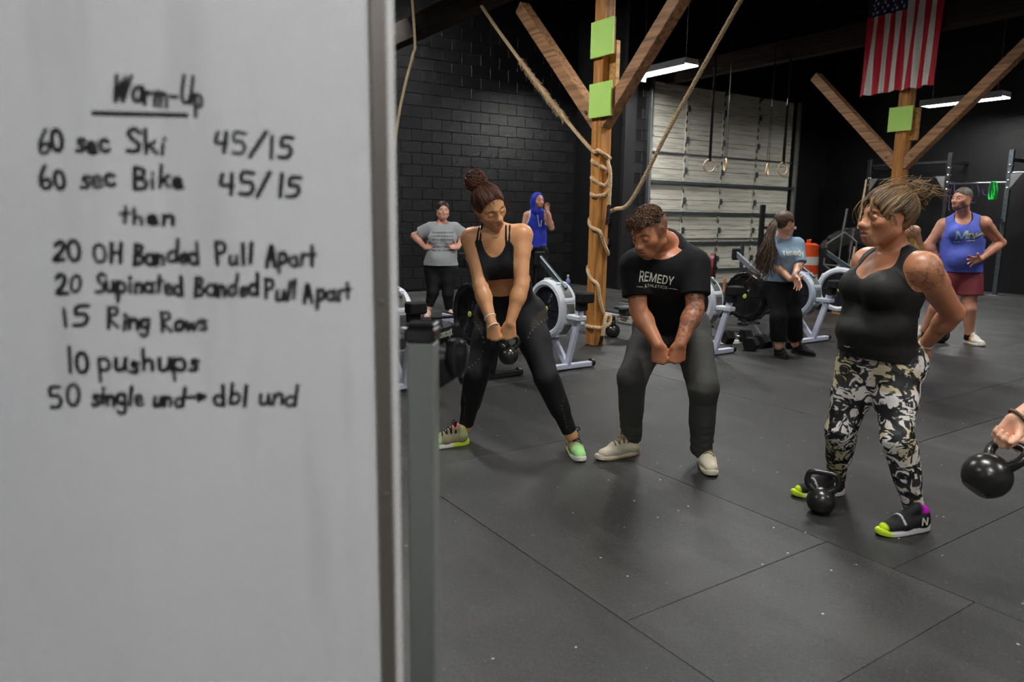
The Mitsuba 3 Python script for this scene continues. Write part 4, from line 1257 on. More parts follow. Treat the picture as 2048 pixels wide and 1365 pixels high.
def eyes(parent, H, gaze, iris, open_=True):
    m = trimesh.creation.icosphere(3)
    v = np.asarray(m.vertices)
    for q in (-1, 1):
        c = H.w(q * .145, .298, .002)
        d = norm(H.F * gaze[1] + H.E * gaze[0] + H.U * gaze[2])
        a = v @ d
        col = np.where(a[:, None] > .965, (.01, .01, .01), np.where(a[:, None] > .82, iris, (.62, .58, .54)))
        part(parent, 'eye', trimesh.Trimesh(c + v * .060 * H.s, m.faces, process=False), M['eye'], True, color=col)


def hand(S, tag, wr, d, t, s=1.0, curl=(35, 45, 30), spread=.0, thumb=(.5, .7, .35), thumb_curl=25, k=.006):
    """wr wrist, d wrist->knuckles, t towards the thumb side; the palm faces pn = d x t or its opposite as given by the sign of s"""
    sg = 1 if s > 0 else -1
    s = abs(s)
    d = norm(d); t = norm(t - (t @ d) * d); pn = np.cross(d, t) * sg
    offs = (.030, .010, -.010, -.029)
    lens = ((.044, .026, .021), (.048, .030, .022), (.045, .028, .021), (.036, .021, .018))
    rad = (.0098, .0102, .0098, .0086)
    if np.ndim(curl[0]) == 0:
        curl = (curl,) * 4
    for i in range(4):
        kn = wr + s * (d * (.085, .089, .083, .072)[i] + t * offs[i] + pn * (.002, 0, .002, .006)[i])
        S.rc(wr + s * (d * .012 + t * offs[i] * .55), kn, .017 * s, .0135 * s, .012, tag, None)
        p, a = kn, 0.0
        for j in range(3):
            a += math.radians(curl[i][j])
            dd = norm(d * math.cos(a) + pn * math.sin(a) + t * spread * (1.5 - i) * .35)
            e = p + dd * lens[i][j] * s
            S.rc(p, e, rad[i] * s * (1.06 - .1 * j), rad[i] * s * (.98 - .12 * j), k if j else .008, tag)
            p = e
    b = wr + s * (d * .022 + t * .022 + pn * .006)
    S.rc(wr + d * .01, b, .017 * s, .0165 * s, .012, tag)
    td = norm(d * thumb[0] + t * thumb[1] + pn * thumb[2])
    e1 = b + td * .040 * s
    S.rc(b, e1, .0165 * s, .0125 * s, .01, tag)
    ax_ = norm(np.cross(td, pn))
    p, dd = e1, td
    for L in (.032, .026):
        a = math.radians(thumb_curl)
        dd = norm(dd * math.cos(a) + (pn * .6 + d * .2 - t * .5) * math.sin(a))
        S.rc(p, p + dd * L * s, .0118 * s, .0100 * s, k, tag)
        p = p + dd * L * s


def limbs(S, J, w, front):
    """torso, legs and arms from the joints; w holds the radii"""
    pel, wai, che, nec = J['pelvis'], J['waist'], J['chest'], J['neck']
    lat = norm(J['shB'] - J['shA'])
    def fl(a, b, f=None):
        d = norm(b - a); q = norm(front - (front @ d) * d)
        return (q, f or w.get('dep', .72))
    S.rc(pel, wai, w['hip'], w['waist'], .05, 'torso', fl(pel, wai))
    S.rc(wai, che, w['waist'], w['chest'], .05, 'torso', fl(wai, che))
    ms = (J['shA'] + J['shB']) / 2
    S.rc(che, che + (ms - che) * .55, w['chest'], w['chest'] * .86, .05, 'torso', fl(che, ms))
    for q in 'AB':
        sh = J['sh' + q]
        S.rc(ms + (sh - ms) * .35, sh, w['delt'] * .95, w['delt'] * .9, .04, 'torso')
        S.rc(nec, ms + (sh - ms) * .75 + (nec - ms) * .12, w['neck'] * .85, w['delt'] * .62, .04, 'torso')
        # arm
        e, r = J['el' + q], J['wr' + q]
        S.rc(sh, sh + (e - sh) * .35, w['delt'], w['uarm'], .035, 'uarm' + q)
        S.rc(sh + (e - sh) * .25, e, w['uarm'], w['elbow'], .02, 'uarm' + q)
        S.rc(e, e + (r - e) * .32, w['elbow'], w['farm'], .02, 'farm' + q)
        S.rc(e + (r - e) * .25, r, w['farm'] * .98, w['wrist'], .02, 'farm' + q)
        # leg
        h, kn, an = J['hip' + q], J['kn' + q], J['an' + q]
        S.rc(h, h + (kn - h) * .4, w['thigh'], w['thigh'] * .9, .05, 'leg' + q)
        S.rc(h + (kn - h) * .35, kn, w['thigh'] * .91, w['knee'], .035, 'leg' + q)
        sd = norm(an - kn)
        back = -norm(front - (front @ sd) * sd)
        S.rc(kn, an, w['knee'] * .93, w['ankle'], .03, 'leg' + q)
        S.rc(kn + (an - kn) * .18 + back * w['calf'] * .30, kn + (an - kn) * .5 + back * w['calf'] * .16, w['calf'] * .88, w['calf'] * .72, .04, 'leg' + q)
    S.rc(J['hipA'], J['hipB'], w['thigh'] * .98, w['thigh'] * .98, .05, 'torso')
    ud = norm(wai - pel); bk = -norm(front - (front @ ud) * ud)
    for q in 'AB':
        S.el(J['hip' + q] + bk * w.get('glute', .05) + ud * .02, np.array([1, 1, 1]) * w['thigh'] * w.get('glr', 1.0), None, .05, 'torso')
    S.rc(nec, J['head'], w['neck'], w['neck'] * .95, .025, 'neck')


def shoe(parent, heel, d, L, mats, h=.006, lace=True, tilt=0.0, style=None):
    """heel: floor point below the heel's back; d: toe direction on the floor; mats: upper colour function or colour, sole, lace"""
    y = norm(np.array([d[0], d[1], 0.0])); x = np.cross(y, V(0, 0, 1)); k = L / .28
    w = lambda a, b, c: heel + (x * a + y * b) * k + V(0, 0, c * k + tilt * b)
    S = Sdf()
    S.rc(w(0, .042, .05), w(0, .046, .088), .034 * k, .033 * k, .01)
    S.rc(w(0, .05, .055), w(.003, .15, .05), .036 * k, .040 * k, .02)
    S.rc(w(.003, .15, .044), w(.0, .222, .036), .043 * k, .034 * k, .02, '', (V(0, 0, 1), .72))
    S.rc(w(0, .074, .112), w(.002, .158, .068), .025 * k, .022 * k, .012)
    S.cy(w(0, .1, .018), V(0, 0, -1), 9)
    fs = S.field(h * .8)
    m = nets(*fs)
    v = np.asarray(m.vertices)
    q = (v - heel) @ np.array([x, y, V(0, 0, 1)]).T / k
    col = mats[0](q) if callable(mats[0]) else np.tile(np.array(mats[0], float), (len(v), 1))
    key = part(parent, 'shoe', m, 'm_vcol_cloth', True, color=col)
    t = np.linspace(0, 2 * np.pi, 40, endpoint=False)
    yy = .136 - .142 * np.cos(t)
    half = np.where(yy < .09, .036, np.where(yy < .2, .036 + .010 * np.sin((yy - .09) / .11 * np.pi / 2), .046)) * .93 * np.sqrt(np.clip(1 - ((yy - .136) / .1425) ** 4, 0, 1))
    out = Polygon(np.stack([np.sign(np.sin(t)) * half + .002, yy], 1)).buffer(0)
    so = [moved(extrude(out.buffer(b_), t_), frame((0, 0, z_), V(1, 0, 0), V(0, 1, 0), V(0, 0, 1))) for b_, z_, t_ in ((-.005, 0, .003), (-.002, .003, .004), (0, .006, .012), (-.002, .017, .005), (-.005, .021, .005))]
    so = fine(cat(so), .03)
    sv = np.asarray(so.vertices)
    sv = sv * [1, 1, 1] + np.stack([0 * sv[:, 0], 0 * sv[:, 0], .012 * np.clip((sv[:, 1] - .2) / .08, 0, 1) ** 2 + .010 * np.clip((.05 - sv[:, 1]) / .05, 0, 1) * (sv[:, 2] > .01)], 1)
    scol = mats[1](sv) if callable(mats[1]) else np.tile(np.array(mats[1], float), (len(sv), 1))
    so = trimesh.Trimesh(heel + (sv[:, :1] * x + sv[:, 1:2] * y) * k + sv[:, 2:3] * V(0, 0, k) + V(0, 0, 1) * tilt * sv[:, 1:2], so.faces, process=False)
    scene_key = uniq(key + '__sole')
    scene[scene_key] = mikit.ply(so, 'm_vcol_cloth', True, color=scol)
    if lace and mats[2] is not None:
        ls = []
        def top(px_, py_):
            z_ = np.linspace(.17, .02, 120)
            d_ = sample(fs, np.array([w(px_, py_, c_) for c_ in z_]))
            i_ = np.where(d_ < 0)[0]
            return w(px_, py_, z_[i_[0]] + .0015) if len(i_) else w(px_, py_, .06)
        for i in range(7):
            b = .080 + i * .014
            s_ = 1 if i % 2 else -1
            ls.append(tube(np.array([top(x_, b + s_ * x_ * .22) for x_ in np.linspace(-.025, .025, 7)]), .0038 * k, 6))
        for s_ in (-1, 1):
            a = top(0, .082) + V(0, 0, .003)
            ls.append(tube(curve([a, a + (x * s_ * .02 + V(0, 0, .012)) * k, a + (x * s_ * .034 + y * .006 + V(0, 0, .0)) * k, a + (x * s_ * .018 + y * .018 - V(0, 0, .004)) * k, a], 14), .003 * k, 5))
        scene_key = uniq(key + '__laces')
        scene[scene_key] = mikit.ply(cat(ls), 'm_vcol_cloth', True, color=np.tile(np.array(mats[2], float), (sum(len(l.vertices) for l in ls), 1)))
    return key


def skin_color(base, H=None, lips=(.42, .16, .13), brow=None, beard=None, extra=None, blush=.12, lash=.020):
    base = np.array(base)
    def fn(p):
        n = meshkit.fbm(p * 18, 3, 3)[:, None]
        c = base * (1 + .16 * (n - .5))
        c = c * (1 + np.array([.05, -.03, -.05]) * (meshkit.noise(p * 7, 9)[:, None] - .5) * 2)
        if H is not None:
            q = H.loc(p)
            def blob(cx, cy, cz, rx, ry, rz, soft=.5):
                d = np.sqrt(((np.abs(q[:, 0]) - cx) / rx) ** 2 + ((q[:, 1] - cy) / ry) ** 2 + ((q[:, 2] - cz) / rz) ** 2)
                return np.clip((1 - d) / soft, 0, 1)[:, None]
            def mixc(c, t, w): return c * (1 - w) + np.array(t) * w
            c = mixc(c, base * np.array([1.05, .78, .72]), blush * 4 * np.maximum(blob(.19, .26, -.13, .16, .2, .13), blob(0, .45, -.13, .09, .12, .08)))
            if lips is not None:
                c = mixc(c, lips, np.maximum(blob(0, .42, -.262, .115, .07, .030), blob(0, .415, -.322, .098, .07, .034)))
            if brow is not None:
                c = mixc(c, brow, .85 * blob(.13, .32, .098, .105, .14, .026))
            c = mixc(c, base * .3, .7 * blob(.145, .37, lash, .080, .1, .014))
            if beard is not None:
                m = np.maximum(np.maximum(blob(0, .30, -.43, .24, .26, .16, .3), blob(.23, .08, -.30, .13, .28, .17, .4)), blob(0, .40, -.215, .13, .12, .035, .4))
                m = m * (1 - blob(0, .42, -.29, .10, .09, .05, .4))
                c = mixc(c, beard[0], m * beard[1])
        if extra is not None:
            c = extra(p, c)
        return np.clip(c, .002, 1)
    return fn


def cap_hair(H, bun=None, r=(.372, .462, .425), c=(0, -.075, .115), face=((0, .50, -.14), (.345, .335, .50)), low=-.30, h=.005, groove=.0022, nfreq=46, more=None, lowslope=.35, ear=True, seed=0):
    """hair combed towards 'bun' (local point): a shell over the skull with grooves"""
    S = Sdf()
    S.el(H.w(*c), np.array(r) * H.s, H.ax, .0)
    S.el(H.w(*face[0]), np.array(face[1]) * H.s, H.ax, .012, '', True)
    S.cy(H.w(0, -.2, low), norm(-H.U + H.F * lowslope), 9)
    if ear:
        for q in (-1, 1):
            S.el(H.w(q * .36, .0, -.08), np.array((.12, .13, .16)) * H.s, H.ax, .01, '', True)
    if more: more(S)
    bp = np.array(bun if bun is not None else (0, -.2, .5))
    b = norm(bp); e1 = norm(np.cross(b, V(0, 0, 1)) if abs(b[2]) < .95 else np.cross(b, V(0, 1, 0))); e2 = np.cross(b, e1)
    def ph(p):
        q = H.loc(p) - np.array(c)
        return np.arctan2(q @ e2, q @ e1), q
    def nz(p):
        f, q = ph(p)
        wob = meshkit.noise(q * 5, seed) * 1.4
        return groove * (np.sin(f * nfreq + wob * 6) * .6 + np.sin(f * nfreq * .37 + wob * 4) * .7)
    m = tidy(nets(*S.field(h, noise=nz)))
    return m, ph


def hair_tint(m, ph, cols, freq=30, seed=3):
    f, q = ph(np.asarray(m.vertices))
    t = meshkit.fbm(np.stack([np.cos(f) * freq * .35, np.sin(f) * freq * .35, q[:, 1] * 2.5], 1), 3, seed)
    t = np.clip((t - .3) / .4, 0, 1)[:, None]
    return np.array(cols[0]) * (1 - t) + np.array(cols[1]) * t


def lay_strands(H, c, r, bun, n, cols, seed=1, fz=.15, rad=.0011):
    """fine locks lying on the skull ellipsoid, combed from the hairline to the knot"""
    g = np.random.RandomState(seed)
    c, r = np.array(c), np.array(r)
    e = norm((np.array(bun) - c) / r)
    ms, cs = [], []
    while len(ms) < n:
        a = g.uniform(0, 2 * np.pi)
        s0 = norm(np.array([math.sin(a), math.cos(a), fz + g.normal(0, .10) - .35 * (math.cos(a) < 0) - .35 * abs(math.sin(a)) * (math.cos(a) < .6)]))
        w = math.acos(np.clip(s0 @ e, -1, 1))
        if w < .4: continue
        t0 = g.uniform(0, .45)
        t = np.linspace(t0, min(t0 + g.uniform(.35, .8), .97), 14)
        d = (np.sin((1 - t) * w)[:, None] * s0 + np.sin(t * w)[:, None] * e) / math.sin(w)
        d = d + .02 * np.sin(t * g.uniform(3, 9) + g.uniform(0, 6))[:, None] * norm(np.cross(s0, e))
        p = c + d * r * (1 + g.uniform(-.004, .010))
        m = tube(np.array([H.w(*q) for q in p]), rad * g.uniform(.7, 1.6) * np.sin(np.linspace(.3, 2.9, 14)), 4)
        k = g.uniform(0, 1)
        ms.append(m); cs.append(np.tile(np.array(cols[0]) * (1 - k) + np.array(cols[1]) * k, (len(m.vertices), 1)))
    return cat(ms), np.vstack(cs)


def wisps(H, n, start, end, sag, rad=.0011, seed=1, spread=.03, steps=9):
    """loose strands between two local points with scatter"""
    g = np.random.RandomState(seed)
    out = []
    for i in range(n):
        a = np.array(start) + g.normal(0, spread, 3); b = np.array(end) + g.normal(0, spread, 3)
        t = np.linspace(0, 1, steps)[:, None]
        p = a * (1 - t) + b * t + np.array(sag) * (t * (1 - t) * 4) * (1 + g.normal(0, .3)) + g.normal(0, .006, (1, 3)) * t
        out.append(tube(np.array([H.w(*q) for q in p]), np.linspace(rad, rad * .5, steps), 4))
    return cat(out)


def bun_mesh(H, c, r, cols, seed=2, loops=46, flat=.8, rad=.0042, stray=14):
    """a knot of hair: looped locks round a core"""
    g = np.random.RandomState(seed)
    ms, cs = [], []
    core = trimesh.creation.icosphere(3)
    core.vertices[:] = core.vertices * r * .84
    ms.append(core); cs.append(np.tile(np.array(cols[0]) * .6, (len(core.vertices), 1)))
    for i in range(loops):
        ax = norm(g.normal(0, 1, 3) + np.array([0, 0, 1.2])); e1 = norm(np.cross(ax, g.normal(0, 1, 3))); e2 = np.cross(ax, e1)
        a = np.linspace(0, g.uniform(2.5, 5.5), 16)
        R = r * g.uniform(.72, .98)
        p = R * (np.cos(a)[:, None] * e1 + np.sin(a)[:, None] * e2) + ax * g.normal(0, .22) * r
        t = tube(p, rad * g.uniform(.5, 1.1) * np.sin(np.linspace(.35, 2.8, 16)), 5)
        ms.append(t)
        w = g.uniform(0, 1)
        cs.append(np.tile(np.array(cols[0]) * (1 - w) + np.array(cols[1]) * w, (len(t.vertices), 1)))
    for i in range(stray):
        d = norm(g.normal(0, 1, 3)); e = norm(np.cross(d, g.normal(0, 1, 3)))
        t = tube([d * r * .8, d * r * 1.05 + e * r * .15, d * r * 1.3 + e * r * .4], [.0016, .0013, .0007], 4)
        ms.append(t); cs.append(np.tile(np.array(cols[1]), (len(t.vertices), 1)))
    m = cat(ms)
    v = np.asarray(m.vertices) * [1, flat, 1]
    m = trimesh.Trimesh(H.w(*c) + v @ H.ax, m.faces, process=False)
    return m, np.vstack(cs)


def flat_col(m, c):
    return np.tile(np.array(c, float), (len(m.vertices), 1))


def person(key, S, h, color):
    """the body as one continuous mesh"""
    m = tidy(nets(*S.field(h)))
    part(key, 'body', m, 'm_vcol_skin', True, color=color(np.asarray(m.vertices)))
    return m


def garment(key, name, S, h, off, bsdf, noise=None, col=None, label=None, keep=.01):
    fld = S.field(h, off=off, noise=noise)
    m = tidy(nets(*fld), keep)
    kw = {} if col is None else {'color': col(np.asarray(m.vertices)) if callable(col) else flat_col(m, col)}
    part(key, name, m, bsdf, True, label=label, **kw)
    return fld


def trim(key, name, S, h, off, bsdf, c, r, ax, grow=1.16):
    """the piping round an opening: the garment's surface inside a slightly larger ellipsoid"""
    F, lo, h = S.field(h, off=off)
    X = [lo[i] + h * np.arange(F.shape[i]) for i in range(3)]
    q = [(X[0][:, None, None] - c[0]) * ax[i][0] + (X[1][None, :, None] - c[1]) * ax[i][1] + (X[2][None, None, :] - c[2]) * ax[i][2] for i in range(3)]
    k0 = np.sqrt(sum((q[i] / (r[i] * grow)) ** 2 for i in range(3)))
    m = tidy(nets(np.maximum(F, (k0 - 1) * min(r)).astype(np.float32), lo, h), .15)
    part(key, name, m, bsdf, True)


def folds(amp, freq=9, stretch=V(1, 1, .4), seed=0):
    return lambda p: amp * 2 * (meshkit.fbm(p * freq * stretch, 3, seed) - .5)
# ================================================================ the three people in front
def joints(spec):
    return {k: sight(*v) for k, v in spec.items()}


# ---------------------------------------------------------------- woman with the kettlebell
P1 = thing('person', 'woman in black sports bra and leggings bending over a kettlebell held in both hands', 'person')
J = joints(dict(head=(979, 412, 3.93), neck=(988, 458, 4.06), shA=(944, 478, 4.05), shB=(1043, 471, 4.03), chest=(1000, 518, 4.10), waist=(1014, 570, 4.22), pelvis=(1020, 622, 4.30),
                hipA=(988, 640, 4.30), hipB=(1056, 640, 4.28), knA=(953, 752, 4.12), knB=(1093, 757, 4.00), anA=(931, 856, 4.27), anB=(1143, 872, 4.05),
                elA=(961, 572, 3.98), elB=(1043, 572, 3.95), wrA=(984, 648, 3.90), wrB=(1020, 646, 3.90)))
front = cdir(.05, -.95, -.30)
W1 = dict(hip=.158, waist=.128, chest=.142, dep=.74, delt=.059, uarm=.048, elbow=.039, farm=.043, wrist=.027, thigh=.096, knee=.064, calf=.066, ankle=.038, neck=.050, glute=.055, glr=1.08)
S = Sdf()
limbs(S, J, W1, front)
for q in (-1, 1):                            # bust
    S.el(J['chest'] + front * .075 + cdir(q, 0) * .068 + V(0, 0, -.012), np.array((.068, .062, .062)), None, .04, 'torso')
H1 = Head(J['head'], cdir(.52, -.66, -.52), cdir(.80, .36, .36), .222)
head_prims(S, H1, nose=.85, jaw=.9, mouth=.5, lids=True)
hand(S, 'handA', J['wrA'], cdir(.16, .05, -1), cdir(1, 0, .1), -.98, ((72, 88, 45),) * 4, 0, (.75, .45, .5), 35)
hand(S, 'handB', J['wrB'], cdir(-.06, .05, -1), cdir(-1, 0, .1), .98, ((72, 88, 45),) * 4, 0, (.75, .45, .5), 35)
person(P1, S, .0046, skin_color(rgb((212, 154, 108)), H1, (.40, .13, .11), (.05, .028, .018), lash=-.036))
m, ph = cap_hair(H1, bun=(-.05, -.40, .52), face=((.0, .55, -.10), (.50, .47, .56)), low=-.30, lowslope=.75, h=.0034, groove=.0013, nfreq=78, seed=1, ear=False)
part(P1, 'hair', m, 'm_vcol_hair', True, color=hair_tint(m, ph, (rgb((40, 22, 16)), rgb((104, 62, 42)))))
m, c = lay_strands(H1, (0, -.075, .115), (.380, .470, .433), (-.05, -.40, .52), 300, (rgb((34, 19, 14)), rgb((116, 70, 46))), 1, fz=.30)
part(P1, 'hair_strands', m, 'm_vcol_hair', True, color=c, kind='stuff')
m, c = bun_mesh(H1, (-.08, -.46, .50), .060, (rgb((34, 18, 14)), rgb((108, 62, 40))), 5, 260, .85, .0026)
part(P1, 'hair_bun', m, 'm_vcol_hair', True, color=c, kind='stuff')
m = cat(wisps(H1, 7, (-.33, .02, -.12), (-.38, .02, -.42), (-.03, .0, 0), seed=3), wisps(H1, 8, (.28, .28, .16), (.40, .20, -.32), (.06, .1, 0), seed=4), wisps(H1, 6, (-.1, -.62, .50), (-.32, -.70, .34), (0, 0, .03), seed=6),
        wisps(H1, 10, (.0, -.1, .53), (.12, -.25, .68), (0, 0, .02), seed=8, spread=.06))
part(P1, 'loose_strands', m, 'm_vcol_hair', True, color=flat_col(m, rgb((70, 42, 30))), kind='stuff')
# leggings
L = S.pick(('torso', 'legA', 'legB'))
up = norm(J['chest'] - J['waist'])
L.cy(J['waist'] + up * .012, up, .5)
for q in 'AB':
    L.cy(J['an' + q] + V(0, 0, .034), norm(J['an' + q] - J['kn' + q]), .12)
M['leg_black'] = mat('leg_black', pr((0.0065, 0.0065, 0.0075), .7, spec=.3, sheen=.15))
fl_ = garment(P1, 'leggings', L, .006, .004, M['leg_black'], folds(.0015, 14))
# perforated panels with studs on the thighs and dotted lines on the shins
dm = trimesh.creation.icosphere(1)
def dots(fld, pts, r):
    out = []
    for p in pts:
        q = p.copy()
        for _ in range(30):
            q = q - front * np.clip(sample(fld, q[None])[0], -.01, .02) * -1 * -1
        out.append(trimesh.Trimesh(q + dm.vertices * r, dm.faces, process=False))
    return cat(out)


def on_field(fld, px, py, y0):
    """walks along the line of sight to the garment's surface"""
    a, b = sight(px, py, y0 - .35), sight(px, py, y0 + .35)
    t = np.linspace(0, 1, 160)[:, None]
    p = a + (b - a) * t
    d = sample(fld, p)
    F_, lo_, h_ = fld
    ins = np.where(d < .001)[0]
    return p[ins[0]] if len(ins) else None


M['skin_dot'] = mat('skin_dot', pr(rgb((176, 150, 112)), .6))
M['stud'] = mat('stud', pr(rgb((210, 205, 190)), .25, .6))
for poly in (Polygon([(1055, 674), (1063, 640), (1081, 622), (1100, 613), (1104, 633), (1080, 645), (1066, 660)]), Polygon([(936, 616), (947, 612), (967, 655), (972, 690), (961, 668), (946, 644)])):
    x0, y0, x1, y1 = poly.bounds
    pts = [(x0 + 2.7 * i + (1.35 if j % 2 else 0), y0 + 2.5 * j) for i in range(int((x1 - x0) / 2.7) + 1) for j in range(int((y1 - y0) / 2.5) + 1)]
    pp = [q for q in (on_field(fl_, x, y, 4.1) for x, y in pts if poly.contains(shapely.Point(x, y))) if q is not None]
    if pp: part(P1, 'perforation', cat([trimesh.Trimesh(q + dm.vertices * .0017, dm.faces, process=False) for q in pp]), M['skin_dot'], True, kind='stuff')
for pts, r in (([(1101, 636), (1095, 637.5), (1089, 640.5), (1083, 644.5), (1077, 649.5), (1071, 655), (1065, 661.5), (1060, 668), (1056.5, 675)], .0034), ([(945, 640), (949, 645), (954, 651), (959, 658), (963, 666), (966, 675), (967, 685), (966.5, 695), (965, 703), (962, 711), (957, 719), (951, 726), (945, 731), (938, 735)], .003),
               ([(1128 - 1.2 * i + .02 * i * i, 795 + i * 4.2) for i in range(5)] + [(1123.5 + i * .75, 812 + i * 3.0) for i in range(15)], .0017), ([(923 + i * 1.4, 776 + i * 5) for i in range(5)] + [(930 + .1 * i - .02 * i * i, 798 + i * 3) for i in range(15)], .0017)):
    pp = [q for q in (on_field(fl_, x, y, 4.1) for x, y in pts) if q is not None]
    if pp: part(P1, 'stud_line', cat([trimesh.Trimesh(q + dm.vertices * r, dm.faces, process=False) for q in pp]), M['stud'] if r > .0025 else M['skin_dot'], True, kind='stuff')
# sports bra
B = S.pick(('torso', 'uarmA', 'uarmB'))
lo_ = sight(1002, 555, 4.05)
B.cy(lo_, norm(-up + front * .05), .5)
cfr = sight(988, 478, 3.98)
B.el(cfr + V(0, 0, .02), (.068, .16, .115), np.array([cdir(1, 0), front, np.cross(cdir(1, 0), front)]), .008, '', True)
B.cy(sight(985, 481, 4.0), V(0, 0, 1), .5)
B.cy(sight(953, 498, 3.97), cam(-.95, 0, -.28), .5)
B.cy(sight(1027, 530, 3.97), cdir(1, 0), .5)
for px_, s_ in ((928, -1), (1043, 1)):
    B.rc(sight(px_, 474, 3.75), sight(px_, 474, 4.2), .064, .064, .006, '', None, True)
fb1 = garment(P1, 'sports_bra', B, .005, .005, M['leg_black'])
skinf = S.pick(('torso', 'neck', 'uarmA', 'uarmB')).field(.006)
for st_ in ([(953.5, 488), (955, 474), (958, 456), (962, 441)], [(959, 488), (961, 474), (963, 456), (967, 442)], [(1012.5, 486), (1012, 470), (1012, 452), (1011, 438)], [(1018, 486), (1019, 470), (1019.5, 452), (1019, 437)]):
    pp = [q for q in (on_field(skinf, x, y, 4.0) for x, y in st_) if q is not None]
    c_ = curve(pp + [pp[-1] + cam(0, .06, -.004)], 30)
    part(P1, 'bra_strap', tube(c_ + front * .0012, .0052, 6), M['leg_black'], True)
# necklace
nk = [on_field(skinf, x, y, 4.0) for x, y in ((966, 452), (972, 462), (982, 471), (990, 476), (997, 473), (1001, 466))]
nk = [q + front * .002 for q in nk if q is not None]
M['gold'] = mat('gold', pr(rgb((214, 176, 110)), .25, 1.0))
if len(nk) > 2:
    part(P1, 'necklace', cat(tube(curve(nk, 40), .0011, 5), tube([nk[3] - cam(.012, 0), nk[3] + cam(.012, 0)], .0026, 6)), M['gold'], True)
for t_, r_ in ((.10, .031), (-.10, .033)):
    d_ = norm(J['wrA'] - J['elA']); c_ = J['wrA'] - d_ * (t_ * .28 + .01)
    e1 = norm(np.cross(d_, V(0, 0, 1))); e2 = np.cross(d_, e1)
    an = np.linspace(0, 2 * np.pi, 30, endpoint=False)
    part(P1, 'bracelet', tube(c_ + r_ * (np.cos(an)[:, None] * e1 + np.sin(an)[:, None] * e2) + d_ * .008 * np.sin(an)[:, None], .0042, 7, closed=True), M['text_white'], True)


def shoe1(q):
    c = np.tile(np.array(rgb((150, 140, 112))), (len(q), 1))
    w_ = np.clip((q[:, 1] - .17) / .02, 0, 1)[:, None]
    c = c * (1 - w_) + np.array(rgb((176, 236, 150))) * w_
    w_ = (np.clip((.07 - q[:, 1]) / .02, 0, 1) * np.clip((q[:, 2] - .05) / .02, 0, 1))[:, None]
    c = c * (1 - w_) + np.array(rgb((186, 196, 130))) * w_
    w_ = (np.clip((q[:, 2] - .108) / .01, 0, 1) * np.clip((q[:, 1] - .05) / .02, 0, 1))[:, None]
    c = c * (1 - w_) + np.array(rgb((236, 130, 130))) * w_
    w_ = (np.clip((.03 - q[:, 2]) / .006, 0, 1) * np.clip((.2 - q[:, 1]) / .02, 0, 1))[:, None]
    return c * (1 - w_) + np.array(rgb((120, 92, 60))) * w_


def sole1(q):
    c = np.tile(np.array(rgb((226, 226, 214))), (len(q), 1))
    w_ = (q[:, 1] < .105)[:, None] * 1.0
    return c * (1 - w_) + np.array(rgb((206, 232, 60))) * w_


shoe(P1, sight(937, 884, 4.22) * V(1, 1, 0), cdir(-1, -.42), .285, (shoe1, sole1, rgb((24, 18, 18))))
shoe(P1, sight(1140, 893, 4.17) * V(1, 1, 0), cdir(.17, -1), .285, (shoe1, sole1, rgb((24, 18, 18))))
kc = sight(1017, 711, 3.95)
put_kb('kettlebell', 'black kettlebell held in both hands by the woman in the sports bra', .055, .048, .052, frame(kc - V(0, 0, .86 * .055), cdir(1, .05), cdir(-.05, 1), V(0, 0, 1)), .0125)

# ---------------------------------------------------------------- man in the black tee
P2 = thing('person', 'man in black tee and grey trousers bending forward with both fists between his thighs', 'person')
J2 = joints(dict(head=(1299, 464, 3.70), neck=(1336, 490, 3.96), shA=(1270, 533, 3.92), shB=(1387, 530, 3.86), chest=(1330, 560, 3.98), waist=(1336, 618, 4.16), pelvis=(1343, 652, 4.26),
                 hipA=(1306, 664, 4.24), hipB=(1382, 664, 4.20), knA=(1264, 755, 3.92), knB=(1407, 778, 3.82), anA=(1262, 876, 4.06), anB=(1402, 905, 3.88),
                 elA=(1277, 622, 3.86), elB=(1390, 618, 3.78), wrA=(1316, 690, 3.72), wrB=(1360, 688, 3.70)))
front2 = cdir(-.05, -.84, -.54)
W2 = dict(hip=.158, waist=.148, chest=.172, dep=.70, delt=.070, uarm=.060, elbow=.045, farm=.050, wrist=.031, thigh=.089, knee=.058, calf=.052, ankle=.039, neck=.064, glute=.05, glr=1.05)
S2 = Sdf()
limbs(S2, J2, W2, front2)
for q in (-1, 1):
    S2.el(J2['chest'] + front2 * .082 + cdir(q, 0) * .075 + V(0, 0, .035), np.array((.085, .05, .065)), np.array([cdir(1, 0), front2, np.cross(cdir(1, 0), front2)]), .04, 'torso')
for q in 'AB':
    S2.rc(J2['neck'] - front2 * .045 + V(0, 0, -.02), J2['neck'] + (J2['sh' + q] - J2['neck']) * .78 - front2 * .03 + V(0, 0, .012), .064, .050, .04, 'torso')
H2 = Head(J2['head'], cdir(-.70, -.52, -.49), cdir(.60, -.78, .02), .232)
head_prims(S2, H2, nose=1.05, jaw=1.08, lids=True)
hand(S2, 'handA', J2['wrA'], cdir(.20, .0, -1), cdir(1, -.15, .1), -1.08, ((80, 95, 55),) * 4, 0, (.8, .35, .6), 40)
hand(S2, 'handB', J2['wrB'], cdir(-.12, .0, -1), cdir(-1, -.15, .1), 1.08, ((80, 95, 55),) * 4, 0, (.8, .35, .6), 40)


